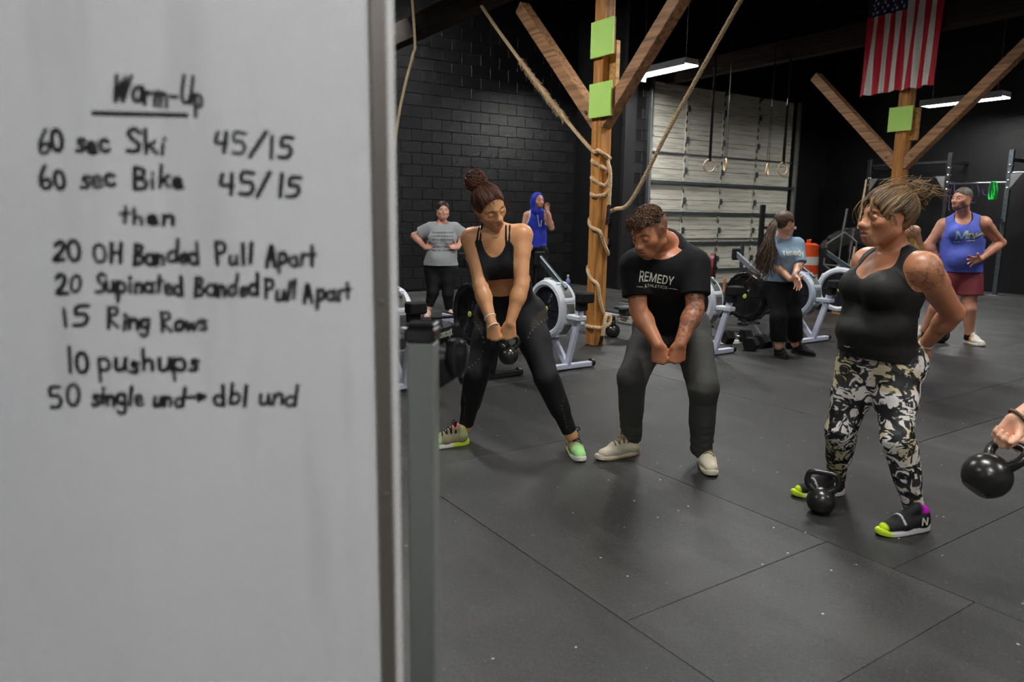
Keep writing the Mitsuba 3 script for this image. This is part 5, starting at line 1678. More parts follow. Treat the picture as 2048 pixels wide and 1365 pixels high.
def tattoo2(p, c):
    """ink sleeve of scrolls and flowers on the forearm at the right"""
    a, b = J2['elB'] - norm(J2['wrB'] - J2['elB']) * .02, J2['wrB']
    ax_ = norm(b - a); t = (p - a) @ ax_ / np.linalg.norm(b - a)
    r_ = np.linalg.norm((p - a) - ((p - a) @ ax_)[:, None] * ax_, axis=1)
    on = (t > .12) & (t < 1.02) & (r_ < .07)
    n1 = meshkit.fbm(p * 34, 3, 11); n2 = meshkit.fbm(p * 60, 2, 12)
    ink = np.clip((np.abs(n1 - .5) < .05) * .6 + (n2 > .56) * .45, 0, .65) * on
    cr = np.array([.06, .07, .065]); rd = np.array([.26, .10, .07])
    c = c * (1 - ink[:, None]) + (cr * (n1 < .56)[:, None] + rd * (n1 >= .56)[:, None]) * ink[:, None]
    a2, b2 = J2['shB'] + (J2['elB'] - J2['shB']) * .55, J2['elB']
    d2 = np.linalg.norm(p - (a2 + b2) / 2, axis=1)
    ink = np.clip((np.abs(n1 - .5) < .05) * .7, 0, 1) * (d2 < .09)
    return c * (1 - ink[:, None]) + cr * ink[:, None]


def fade(p, c):
    """the clipped sides of the hair: short stubble over the temples and nape"""
    c = tattoo2(p, c)
    q = H2.loc(p)
    side = np.clip((q[:, 2] + .20 + .30 * np.clip(q[:, 1], -1, 1)) / .14, 0, 1) * np.clip((.16 - q[:, 1]) / .06, 0, 1) * (np.linalg.norm(q, axis=1) < .75) * (q[:, 2] > -.34)
    sp = .75 + .25 * meshkit.noise(p * 500, 2)
    w_ = (side * sp * .82)[:, None]
    return c * (1 - w_) + np.array(rgb((44, 31, 24))) * w_


person(P2, S2, .0046, skin_color(rgb((182, 118, 84)), H2, (.30, .11, .085), (.07, .038, .022), (np.array(rgb((120, 76, 50))), .55), fade, lash=-.036))
Sh = Sdf()
Sh.el(H2.w(0, -.03, .16), np.array((.335, .42, .375)) * H2.s, H2.ax, .0)
Sh.el(H2.w(0, .30, .33), np.array((.22, .14, .12)) * H2.s, H2.ax, .03)
Sh.cy(H2.w(0, 0, .22), norm(-H2.U + H2.F * .25), 9)
g = np.random.RandomState(4)
hm = tidy(nets(*Sh.field(.005, noise=lambda p: .005 * (meshkit.fbm(p * 70, 2, 4) - .5) * 2)))
ms, cs = [hm], [flat_col(hm, rgb((46, 30, 21)))]
for i in range(900):
    d = norm(np.array([g.uniform(-1, 1), g.uniform(-.75, 1.1), g.uniform(.25, 1)]))
    b_ = np.array((0, -.02, .17)) + d * np.array((.34, .43, .385)) + (np.array((0, .05, .05)) if d[1] > .5 else 0)
    if b_[2] < .24 + .18 * min(0, -b_[1]) : continue
    n_ = norm(d); e1 = norm(np.cross(n_, g.normal(0, 1, 3))); e2 = np.cross(n_, e1)
    a = np.linspace(0, g.uniform(3.5, 6.5), 12) + g.uniform(0, 6)
    R_ = g.uniform(.022, .052)
    pts = b_ + R_ * (np.cos(a)[:, None] * e1 + np.sin(a)[:, None] * e2) + n_ * np.linspace(-.02, .05, 12)[:, None]
    t = tube(np.array([H2.w(*q) for q in pts]), .0023 * np.sin(np.linspace(.5, 2.7, 12)), 4)
    ms.append(t)
    w_ = g.uniform(0, 1) ** 1.5
    cs.append(flat_col(t, np.array(rgb((40, 26, 19))) * (1 - w_) + np.array(rgb((126, 88, 58))) * w_))
m = cat(ms)
part(P2, 'hair', m, 'm_vcol_hair', True, color=np.vstack(cs))
# trousers
up2 = norm(J2['chest'] - J2['waist'])
L = S2.pick(('torso', 'legA', 'legB'))
for q in 'AB':
    L.rc(J2['kn' + q], J2['an' + q] + V(0, 0, .02), .062, .047, .03)
    L.rc(J2['hip' + q], J2['kn' + q], .097, .067, .03)
    L.cy(J2['an' + q] + V(0, 0, -.004), norm(J2['an' + q] - J2['kn' + q]), .12)
L.cy(J2['waist'] + V(0, 0, -.0), V(0, 0, 1), .9)
M['trouser'] = mat('trouser', pr(rgb((54, 54, 51)), .75, sheen=.2))
garment(P2, 'trousers', L, .006, .007, M['trouser'], lambda p: -.003 + .012 * (meshkit.fbm(p * V(13, 13, 8), 3, 5) - .5) + (.004 + .010 * np.clip((.28 - p[:, 2]) / .15, 0, 1)) * (meshkit.fbm(p * V(14, 14, 46), 2, 6) - .5))
# tee
L = S2.pick(('uarmA', 'uarmB'))
for q in 'AB':
    d_ = norm(J2['el' + q] - J2['sh' + q])
    L.rc(J2['sh' + q], J2['sh' + q] + d_ * .19, .073, .074, .03)
    L.cy(J2['sh' + q] + d_ * .165, d_, .14)
L.p += S2.pick(('torso',)).p
L.rc(J2['chest'] + front2 * .0, J2['waist'] + V(0, 0, -.06) - front2 * .02, .180, .168, .04, '', (norm(front2 - (front2 @ up2) * up2), .74))
L.cy(J2['waist'] + V(0, 0, -.075), -up2, .5)
ne = norm(J2['head'] - J2['neck'])
L.el(J2['neck'] + ne * .056, (.076, .076, .052), np.array([norm(np.cross(ne, cdir(0, 1))), np.cross(ne, norm(np.cross(ne, cdir(0, 1)))), ne]), .006, '', True)
L.cy(J2['neck'] + ne * .06, ne, .11)
M['tee_black'] = mat('tee_black', pr((0.0065, 0.0065, 0.007), .85, spec=.25, sheen=.15))
ft2 = garment(P2, 'tee', L, .006, .007, M['tee_black'], lambda p: .008 * (meshkit.fbm(p * V(9, 9, 6), 3, 8) - .5))
to = on_field(ft2, 1311, 567, 3.85)
if to is not None:
    tz = norm(front2 + V(0, 0, .10)); tx = norm(cdir(1, -.06, -.105) - (cdir(1, -.06, -.105) @ tz) * tz); ty_ = np.cross(tz, tx)
    if ty_[2] < 0: ty_ = -ty_
    m = lettering('REMEDY', .046, .0006, True, .70); m.apply_translation((-m.bounds[:, 0].mean(), .006, 0))
    part(P2, 'shirt_print', drape(ft2, fine(m, .012), to, tx, ty_, tz), M['text_white'])
    m = lettering('ATHLETICS', .0155, .0006, False, 1.02); m.apply_translation((-m.bounds[:, 0].mean() + .003, -.0225, 0))
    ln = [box((-.098, -.017, 0), (-.064, -.0148, .0006)), box((.070, -.017, 0), (.118, -.0148, .0006))]
    part(P2, 'shirt_print', drape(ft2, fine(cat(m, ln), .012), to, tx, ty_, tz), M['text_white'])


def shoe2(q):
    c = np.tile(np.array(rgb((206, 196, 174))), (len(q), 1))
    w_ = (np.clip((q[:, 2] - .095) / .01, 0, 1) * np.clip((q[:, 1] - .06) / .02, 0, 1))[:, None]
    c = c * (1 - w_) + np.array(rgb((122, 106, 78))) * w_
    w_ = (np.clip((.075 - q[:, 1]) / .015, 0, 1) * np.clip((.085 - q[:, 2]) / .02, 0, 1) * (q[:, 0] > 0))[:, None]
    return c * (1 - w_) + np.array(rgb((204, 152, 30))) * w_


def sole2(q):
    c = np.tile(np.array(rgb((214, 206, 186))), (len(q), 1))
    w_ = ((q[:, 2] < .010) | (q[:, 1] < .03))[:, None] * 1.0
    return c * (1 - w_) + np.array(rgb((150, 124, 84))) * w_


shoe(P2, sight(1277, 902, 4.07) * V(1, 1, 0), cdir(-1, -.50), .30, (shoe2, sole2, rgb((120, 106, 80))))
shoe(P2, sight(1404, 918, 3.98) * V(1, 1, 0), cdir(-.06, -1), .30, (shoe2, sole2, rgb((120, 106, 80))))

# ---------------------------------------------------------------- woman in the patterned leggings
P3 = thing('person', 'woman with messy bun, black tank top and patterned leggings, hand on her back', 'person')
J3 = joints(dict(head=(1772, 434, 3.22), neck=(1790, 508, 3.27), shA=(1738, 526, 3.44), shB=(1846, 538, 3.12), chest=(1772, 575, 3.27), waist=(1755, 650, 3.28), pelvis=(1753, 712, 3.30),
                 hipA=(1722, 735, 3.34), hipB=(1790, 738, 3.24), knA=(1681, 862, 3.30), knB=(1794, 880, 3.10), anA=(1672, 962, 3.50), anB=(1832, 1030, 3.08),
                 elA=(1712, 610, 3.52), elB=(1905, 626, 3.30), wrA=(1735, 690, 3.55), wrB=(1851, 688, 3.46)))
front3 = cdir(-.90, -.42, -.06)
W3 = dict(hip=.155, waist=.145, chest=.156, dep=.82, delt=.070, uarm=.062, elbow=.048, farm=.047, wrist=.030, thigh=.094, knee=.062, calf=.062, ankle=.038, neck=.058, glute=.05, glr=1.05)
S3 = Sdf()
limbs(S3, J3, W3, front3)
lat3 = norm(J3['shB'] - J3['shA'])
for q in (-1, 1):
    S3.el(J3['chest'] + front3 * .105 + lat3 * q * .075 + V(0, 0, .005), np.array((.082, .075, .078)), None, .04, 'torso')
S3.el(J3['waist'] + front3 * .06 + V(0, 0, -.04), np.array((.13, .11, .10)), None, .05, 'torso')
H3 = Head(J3['head'], cdir(-.97, -.10, -.06), cdir(.10, -.97, .0), .238)
head_prims(S3, H3, nose=1.25, mouth=.4, heavy=.4)
hand(S3, 'handA', J3['wrA'], cdir(.6, .1, -.7), cdir(0, -.3, -1), 1.0, (20, 25, 15))
hand(S3, 'handB', J3['wrB'], cdir(-.30, .12, -.92), cdir(.9, .1, -.25), -1.0, ((14, 22, 14),) * 4, .3, (.6, .7, .2), 15)


def tattoo3(p, c):
    """line flowers over the shoulder and upper arm"""
    a, b = J3['shB'], J3['elB']
    ax_ = norm(b - a); t = (p - a) @ ax_ / np.linalg.norm(b - a)
    r_ = np.linalg.norm((p - a) - ((p - a) @ ax_)[:, None] * ax_, axis=1)
    out = (p - a) @ norm(lat3 + front3 * .5 - cam(0, .6))
    on = np.clip((t + .25) / .2, 0, 1) * np.clip((.66 - t) / .12, 0, 1) * (r_ < .12) * np.clip((out + .0) / .03, 0, 1)
    n1 = meshkit.fbm(p * 24, 3, 21)
    ln = np.clip((.030 - np.abs(n1 - .47)) / .018, 0, 1); n2 = meshkit.fbm(p * 24 + 5, 2, 22)
    sh_ = np.clip((n2 - .52) / .1, 0, 1) * .55
    ink = (np.maximum(ln * .8, sh_) * on)[:, None]
    return c * (1 - ink) + np.array([.055, .045, .045]) * ink


person(P3, S3, .0045, skin_color(rgb((190, 130, 96)), H3, (.44, .14, .14), (.08, .05, .03), None, tattoo3))
eyes(P3, H3, (.1, 1, 0), (.06, .05, .03))
cols3 = (rgb((38, 28, 21)), rgb((142, 112, 74)))
m, ph = cap_hair(H3, bun=(0, -.62, .52), r=(.41, .50, .455), c=(0, -.08, .135), face=((0, .56, -.17), (.44, .43, .53)), low=-.26, lowslope=.5, h=.0038, groove=.002, nfreq=60, seed=9)
part(P3, 'hair', m, 'm_vcol_hair', True, color=hair_tint(m, ph, cols3, 26))
m, c = lay_strands(H3, (0, -.08, .135), (.418, .508, .463), (0, -.62, .52), 360, cols3, 2, fz=.2)
part(P3, 'hair_strands', m, 'm_vcol_hair', True, color=c, kind='stuff')
m, c = bun_mesh(H3, (.02, -.60, .40), .060, cols3, 12, 240, .8, .0026, 60)
part(P3, 'hair_bun', m, 'm_vcol_hair', True, color=c, kind='stuff')
m = cat(wisps(H3, 9, (.17, .34, .34), (.20, .34, -.14), (.02, .07, 0), .0016, 3, .035), wisps(H3, 7, (-.05, .38, .36), (-.10, .44, -.10), (0, .08, 0), .0016, 4, .03), wisps(H3, 12, (.30, .1, .1), (.36, .04, -.12), (.03, .03, 0), .0013, 6, .05),
        wisps(H3, 18, (.02, -.70, .44), (.04, -1.06, .38), (0, 0, .05), .0013, 7, .09), wisps(H3, 20, (.25, -.30, -.2), (.14, -.42, -.34), (.02, 0, 0), .0012, 8, .07), wisps(H3, 14, (.12, .1, .56), (.08, -.5, .56), (0, 0, .08), .0013, 9, .10))
part(P3, 'loose_strands', m, 'm_vcol_hair', True, color=flat_col(m, rgb((138, 110, 74))), kind='stuff')


def floral(p, n, uv):
    x, z = p.x * .831 - p.y * .557, p.z
    y = p.x * .557 + p.y * .831
    wx = tnoise(p.x * 16, p.y * 16, z * 16) * .06
    wz = tnoise(p.x * 16 + 9, p.y * 16, z * 16) * .06
    d1, d2, r = voronoi((x + wx + y * .4) * 16, (z + wz) * 16)
    ring = tfbm((x + wx) * 60, z * 60, y * 40, 3)
    pet = smoothstep(.62, .42, d1 + .95 * (ring - .5))
    cut = smoothstep(.48, .54, tfbm((x + y * .5) * 46 + r * 9, z * 46 + wz * 160, y * 18, 3))
    k = dr.clip(pet * (1 - .97 * cut) * 1.25, 0, 1)
    tone = mix(rgb((232, 226, 222)), rgb((206, 194, 158)), smoothstep(.48, .62, tnoise(x * 9, z * 9, y * 9 + 4)))
    return mix((.009, .009, .011), tone, k)


M['floral'] = mat('floral', pr(mikit.proc(floral), .55, spec=.4))
up3 = norm(J3['chest'] - J3['waist'])
L = S3.pick(('torso', 'legA', 'legB'))
L.cy(J3['pelvis'] + up3 * .10, up3, .5)
for q in 'AB':
    L.cy(J3['an' + q] + V(0, 0, .008), norm(J3['an' + q] - J3['kn' + q]), .12)
L.cy(J3['pelvis'] + V(0, 0, .06), V(0, 0, 1), .5)
fl3 = garment(P3, 'leggings', L, .006, .004, M['floral'], folds(.0015, 16))
L = S3.pick(('torso',))
L.rc(J3['waist'] + front3 * .02, J3['pelvis'] + front3 * .012 + V(0, 0, .01), .150, .158, .04, '', (norm(front3 - (front3 @ up3) * up3), .90))
L.cy(J3['pelvis'] + V(0, 0, .005), norm(-up3 + lat3 * .0), .5)
nf = norm(J3['chest'] - J3['neck'])
L.el(J3['neck'] + front3 * .085 + V(0, 0, -.045), (.076, .10, .108), np.array([lat3, front3, np.cross(lat3, front3)]), .012, '', True)
L.el(J3['neck'] - front3 * .03, (.075, .09, .06), np.array([lat3, front3, np.cross(lat3, front3)]), .012, '', True)
for q, s_ in (('A', -1), ('B', 1)):
    L.el(J3['sh' + q] + lat3 * s_ * .048 + V(0, 0, .0) + front3 * .01, (.066, .105, .125), np.array([lat3, front3, np.cross(lat3, front3)]), .012, '', True)
M['tank_black'] = mat('tank_black', pr((0.008, 0.008, 0.008), .65, spec=.35, sheen=.2))
ft3 = garment(P3, 'tank_top', L, .0055, .005, M['tank_black'], lambda p: .0045 * np.sin((p @ V(.1, .1, 1)) * 52 + 5 * meshkit.fbm(p * 6, 2, 3)) * np.clip((J3['waist'][2] + .10 - p[:, 2]) / .06, 0, 1) * np.clip((p[:, 2] - J3['pelvis'][2] - .02) / .05, 0, 1) + .003 * (meshkit.fbm(p * 14, 2, 5) - .5))
d_ = norm(J3['wrB'] - J3['elB']); e1 = norm(np.cross(d_, V(0, 0, 1))); e2 = np.cross(d_, e1); an = np.linspace(0, 2 * np.pi, 30, endpoint=False)
part(P3, 'bracelet', tube(J3['wrB'] - d_ * .004 + .033 * (np.cos(an)[:, None] * e1 + np.sin(an)[:, None] * e2), .003, 6, closed=True), M['stud'], True)


def shoe3(q):
    c = np.tile(np.array((.012, .012, .013)), (len(q), 1))
    w_ = np.clip((q[:, 1] - .238) / .006, 0, 1)[:, None]
    c = c * (1 - w_) + np.array(rgb((204, 230, 40))) * w_
    w_ = (np.clip((q[:, 2] - .092) / .008, 0, 1) * np.clip((.075 - q[:, 1]) / .02, 0, 1))[:, None]
    c = c * (1 - w_) + np.array(rgb((176, 10, 170))) * w_
    w_ = (np.abs(q[:, 1] - .165 - .1 * (q[:, 2] - .06)) < .004) * (q[:, 2] > .055) * .85
    return c * (1 - w_[:, None]) + np.array((.5, .5, .5)) * w_[:, None]


def sole3(q):
    c = np.tile(np.array(rgb((214, 210, 214))), (len(q), 1))
    w_ = np.clip((q[:, 1] - .215) / .02, 0, 1)[:, None]
    return c * (1 - w_) + np.array(rgb((206, 232, 60))) * w_


for hl, dd in ((sight(1687, 988, 3.47) * V(1, 1, 0), cdir(-1, -.12)), (sight(1856, 1056, 3.06) * V(1, 1, 0), cdir(-1, -.28))):
    kS = shoe(P3, hl, dd, .28, (shoe3, sole3, None))
    y_ = norm(dd); x_ = np.cross(y_, V(0, 0, 1))
    nm = lettering('N', .034, .0015, True, 1.1)
    side = 1 if (x_ @ cdir(0, -1)) > 0 else -1
    nm = moved(nm, frame(hl + y_ * (.118 if side > 0 else .085) + x_ * side * .0415 + V(0, 0, .045), -y_ * side * -1 if side < 0 else -y_, V(0, 0, 1), x_ * side))
    key_ = uniq(kS + '__logo'); scene[key_] = mikit.ply(nm, M['text_white'])
    # sock above the shoe
    an_ = J3['anA'] if hl[0] < sight(1780, 1000, 3.2)[0] else J3['anB']
for q in 'AB':
    a_ = J3['an' + q]; d_ = norm(a_ - J3['kn' + q])
    part(P3, 'sock', tube([a_ - d_ * .012, a_ + d_ * .05], [.0425, .0435], 20), mat('sock_' + q, pr(rgb((170, 12, 160)), .8)), True)
# ================================================================ people further back
def stand(spec, w, front, head, h, skin, hands, face=None, extra=None, name_label=None):
    key = thing('person', name_label, 'person')
    Jx = joints(spec)
    Sx = Sdf()
    limbs(Sx, Jx, w, front)
    Hx = Head(Jx['head'], head[0], head[1], head[2])
    head_prims(Sx, Hx, **(face or {}))
    if extra: extra(Sx, Jx, Hx)
    for q, a in hands.items():
        hand(Sx, 'hand' + q, Jx['wr' + q], *a)
    return key, Jx, Sx, Hx


# ---------------------------------------------------------------- woman in the grey tee, hands on hips
front4 = cdir(.10, -1, 0)
W4 = dict(hip=.205, waist=.175, chest=.170, dep=.84, delt=.078, uarm=.066, elbow=.048, farm=.048, wrist=.030, thigh=.115, knee=.072, calf=.068, ankle=.042, neck=.058, glute=.05, glr=1.05)
P4, J4, S4, H4 = stand(dict(head=(886, 421, 9.85), neck=(884, 447, 9.95), shA=(861, 459, 9.95), shB=(908, 459, 9.92), chest=(885, 475, 9.9), waist=(884, 502, 9.9), pelvis=(881, 528, 9.92),
                            hipA=(868, 541, 9.92), hipB=(897, 541, 9.92), knA=(866, 585, 9.82), knB=(896, 588, 9.85), anA=(857, 617, 9.82), anB=(898, 622, 9.95),
                            elA=(829, 472, 10.0), elB=(929, 472, 9.98), wrA=(851, 496, 9.80), wrB=(915, 496, 9.78)), W4, front4, (cdir(.25, -1, -.02), cdir(1, .25, 0), .235), .0078, None,
                       dict(A=(cdir(.9, -.25, .2), cdir(.1, .3, 1), .95, ((25, 25, 15),) * 4, .5), B=(cdir(-.9, -.25, .2), cdir(-.1, .3, 1), -.95, ((25, 25, 15),) * 4, .5)), dict(nose=.9, mouth=.4, heavy=.5),
                       lambda S, J, H: [S.el(J['chest'] + front4 * .10 + cdir(q, 0) * .085 + V(0, 0, -.02), (.10, .085, .09), None, .04, 'torso') for q in (-1, 1)] + [S.el(J['waist'] + front4 * .06 + V(0, 0, -.08), (.17, .12, .13), None, .05, 'torso')],
                       'woman in grey tee and black leggings standing hands on hips by the block wall')
person(P4, S4, .0078, skin_color(rgb((226, 168, 146)), H4, (.48, .16, .15), (.07, .04, .03)))
eyes(P4, H4, (0, 1, 0), (.05, .04, .03))
m, ph = cap_hair(H4, bun=(0, -.55, .10), low=-.35, h=.006, groove=.0012, nfreq=50, lowslope=.4, face=((0, .52, -.14), (.36, .36, .50)))
part(P4, 'hair', m, 'm_vcol_hair', True, color=hair_tint(m, ph, (rgb((30, 18, 14)), rgb((64, 38, 28)))))
m = tube(curve([H4.w(-.05, -.5, .1), H4.w(-.2, -.6, -.1), H4.w(-.32, -.45, -.42), H4.w(-.30, -.40, -.60)], 20), np.linspace(.035, .012, 21), 10)
part(P4, 'ponytail', m, 'm_vcol_hair', True, color=flat_col(m, rgb((36, 22, 16))), kind='stuff')
L = S4.pick(('torso', 'legA', 'legB'))
L.cy(J4['pelvis'] + V(0, 0, .05), V(0, 0, 1), .9)
for q in 'AB': L.cy(J4['an' + q] + V(0, 0, .03), norm(J4['an' + q] - J4['kn' + q]), .14)
garment(P4, 'leggings', L, .009, .006, M['leg_black'])


def tee(key, J, S, front, w, off, m, h, drop, sleeve=.15, neck=.075, loose=.0, names='tee', vee=0.0, low=.10):
    L = S.pick(('uarmA', 'uarmB'))
    for q in 'AB':
        d_ = norm(J['el' + q] - J['sh' + q])
        L.rc(J['sh' + q], J['sh' + q] + d_ * sleeve, w['delt'] * 1.04 + loose, w['uarm'] * 1.2 + loose, .03)
        L.cy(J['sh' + q] + d_ * sleeve, d_, .16)
    L.p += S.pick(('torso',)).p
    u_ = norm(J['waist'] - J['pelvis']); f_ = norm(front - (front @ u_) * u_)
    L.rc(J['waist'], J['pelvis'] + V(0, 0, -drop + .02), w['waist'] * 1.03 + loose, w['hip'] * 1.04 + loose, .04, '', (f_, w['dep'] * 1.04))
    L.cy(J['pelvis'] + V(0, 0, -drop), V(0, 0, -1), .9)
    ne = norm(J['head'] - J['neck'])
    e1 = norm(np.cross(ne, front)); e2 = np.cross(ne, e1)
    L.el(J['neck'] + ne * .04 + front * .02, (neck, neck * 1.05, .06), np.array([e1, e2, ne]), .008, '', True)
    if vee: L.el(J['neck'] + front * .11 - ne * vee, (.045, .09, .075), np.array([e1, e2, ne]), .01, '', True)
    L.cy(J['neck'] + ne * .055, ne, .11)
    return garment(key, names, L, h, off, m, lambda p: .010 * (meshkit.fbm(p * V(9, 9, 7), 3, 8) - .5))


M['tee_grey'] = mat('tee_grey', pr(rgb((164, 166, 168)), .8))
ft4 = tee(P4, J4, S4, front4, W4, .009, M['tee_grey'], .008, .02, .16, .078, .004, vee=.0)
g = np.random.RandomState(7)
bars = []
for r_ in range(5):                           # small dark print across the chest, too fine to read
    x = -.14
    while x < .14:
        wd = g.uniform(.004, .010)
        bars.append(box((x, -r_ * .046 - (.05 if r_ > 2 else 0), 0), (x + wd, -r_ * .046 + g.uniform(.018, .026) - (.05 if r_ > 2 else 0), .001)))
        x += wd + .004 + (.008 if g.uniform() < .2 else 0)
o4 = J4['chest'] + front4 * .20 + V(0, 0, .055)
part(P4, 'shirt_print', drape(ft4, cat(bars), o4, cdir(1, .1), V(0, 0, 1), front4, .002), mat('tee_print', pr(rgb((74, 76, 80)), .8)), kind='stuff')
pink = (rgb((222, 176, 158)), rgb((226, 214, 204)), rgb((230, 220, 214)))
shoe(P4, J4['anA'] * V(1, 1, 0) + cam(0, .05), cdir(-.05, -1), .25, pink, .008)
shoe(P4, J4['anB'] * V(1, 1, 0) + cam(0, .05), cdir(.25, -1), .25, pink, .008)

# ---------------------------------------------------------------- man in the blue sleeveless hoodie
front5 = cdir(.35, -1, 0)
W5 = dict(hip=.140, waist=.130, chest=.145, dep=.74, delt=.072, uarm=.056, elbow=.043, farm=.046, wrist=.030, thigh=.088, knee=.062, calf=.058, ankle=.042, neck=.060)
P5, J5, S5, H5 = stand(dict(head=(1076, 402, 11.6), neck=(1074, 423, 11.7), shA=(1056, 432, 11.75), shB=(1093, 432, 11.6), chest=(1074, 448, 11.7), waist=(1074, 474, 11.7), pelvis=(1073, 494, 11.7),
                            hipA=(1062, 504, 11.75), hipB=(1083, 504, 11.65), knA=(1061, 555, 11.65), knB=(1083, 555, 11.55), anA=(1060, 603, 11.75), anB=(1084, 603, 11.65),
                            elA=(1045, 462, 11.7), elB=(1103, 456, 11.5), wrA=(1056, 486, 11.5), wrB=(1096, 428, 11.4)), W5, front5, (cdir(.55, -.85, .0), cdir(.85, .55, 0), .235), .0085, None,
                       dict(A=(cdir(.6, -.3, -.6), cdir(.2, -.6, .4), 1.0), B=(cdir(-.25, .0, 1), cdir(-.6, -.5, -.2), 1.0, ((15, 25, 20),) * 4, .4)), dict(nose=1.15), None,
                       'man in blue sleeveless hood and black trousers by the block wall, hand at his chin')
person(P5, S5, .0085, skin_color(rgb((214, 158, 132)), H5, (.36, .14, .12), (.04, .025, .02), (np.array(rgb((52, 40, 36))), .75)))
eyes(P5, H5, (0, 1, 0), (.04, .03, .02))
M['hood_blue'] = mat('hood_blue', pr(rgb((44, 60, 190)), .75))
M['hood_trim'] = mat('hood_trim', pr(rgb((222, 220, 224)), .75))
L = S5.pick(('torso',))
L.rc(J5['waist'], J5['pelvis'] + V(0, 0, -.02), .142, .145, .04, '', (front5, .78))
L.cy(J5['pelvis'] + V(0, 0, -.01), V(0, 0, -1), .9)
for q, s_ in (('A', -1), ('B', 1)):
    L.el(J5['sh' + q] + cdir(1, .35) * s_ * .045, (.075, .12, .14), np.array([cdir(1, .35), front5, V(0, 0, 1)]), .012, '', True)
L.el(J5['neck'] + V(0, 0, .0), (.10, .10, .07), None, .03)
garment(P5, 'hoodie', L, .0085, .010, M['hood_blue'], folds(.004, 10))
for q, s_ in (('A', -1), ('B', 1)):
    trim(P5, 'armhole_trim', L, .0075, .013, M['hood_trim'], J5['sh' + q] + cdir(1, .35) * s_ * .045, (.075, .12, .14), [cdir(1, .35), front5, V(0, 0, 1)], 1.24)
L = Sdf()
L.el(H5.w(0, -.10, .08), np.array((.43, .50, .50)) * H5.s, H5.ax, .02)
L.rc(H5.w(0, -.2, -.25), H5.w(0, -.1, -.62), .40 * H5.s, .38 * H5.s, .05)
L.el(H5.w(0, .50, -.06), np.array((.37, .54, .53)) * H5.s, H5.ax, .02, '', True)
garment(P5, 'hood', L, .0075, .0, M['hood_blue'], folds(.003, 12))
for q, s_ in (('A', -1), ('B', 1)):
    c_ = J5['sh' + q] + cdir(1, .35) * s_ * .03; an = np.linspace(0, 2 * np.pi, 30, endpoint=False)
    ea = cdir(1, .35) * s_
    part(P5, 'drawstring', tube(curve([J5['neck'] + front5 * .10 + ea * .05 + V(0, 0, .03), J5['neck'] + front5 * .135 + ea * .035 + V(0, 0, -.10), J5['neck'] + front5 * .15 + ea * .012 + V(0, 0, -.24)], 14), .006, 6), M['hood_trim'], True)
L = S5.pick(('torso', 'legA', 'legB'))
L.cy(J5['pelvis'] + V(0, 0, .03), V(0, 0, 1), .9)
garment(P5, 'trousers', L, .010, .012, M['tee_black'])
for q in 'AB': shoe(P5, J5['an' + q] * V(1, 1, 0) + cam(0, .05), cdir(.3, -1), .29, ((.015, .015, .015), (.3, .3, .3), None), .01)

# ---------------------------------------------------------------- young woman with the ponytail
front6 = cdir(.30, -.95, -.05)
W6 = dict(hip=.150, waist=.130, chest=.135, dep=.76, delt=.056, uarm=.047, elbow=.038, farm=.040, wrist=.026, thigh=.092, knee=.066, calf=.062, ankle=.040, neck=.048, glute=.05)
P6, J6, S6, H6 = stand(dict(head=(1570, 446, 7.28), neck=(1565, 476, 7.30), shA=(1547, 494, 7.36), shB=(1593, 490, 7.28), chest=(1568, 510, 7.28), waist=(1566, 538, 7.28), pelvis=(1562, 562, 7.32),
                            hipA=(1552, 573, 7.34), hipB=(1580, 573, 7.30), knA=(1558, 635, 7.18), knB=(1586, 632, 7.24), anA=(1557, 693, 7.16), anB=(1590, 688, 7.34),
                            elA=(1552, 532, 7.22), elB=(1599, 528, 7.18), wrA=(1580, 558, 7.06), wrB=(1589, 552, 7.04)), W6, front6, (cdir(.93, .30, -.08), cdir(-.30, .93, 0), .225), .006, None,
                       dict(A=(cdir(1, -.1, -.1), cdir(.1, -.5, .7), -.9, ((30, 40, 20),) * 4), B=(cdir(.35, -.25, -.8), cdir(.4, -.7, .3), .9, ((20, 25, 15),) * 4, .4)), dict(nose=.95),
                       lambda S, J, H: [S.el(J['chest'] + front6 * .085 + norm(np.cross(front6, V(0, 0, 1))) * q * .06, (.06, .055, .06), None, .03, 'torso') for q in (-1, 1)],
                       'young woman with long ponytail, light blue tee and black trousers by the rowing machines')


def tattoo6(p, c):
    a, b = J6['elB'], J6['wrB']
    t = (p - a) @ (b - a) / ((b - a) @ (b - a)); r_ = np.linalg.norm(p - a - t[:, None] * (b - a), axis=1)
    on = (t > -.3) & (t < 1.1) & (r_ < .06)
    k = (np.clip((meshkit.fbm(p * 42, 3, 5) - .44) / .1, 0, 1) * on * .65)[:, None]
    return c * (1 - k) + np.array([.12, .10, .10]) * k


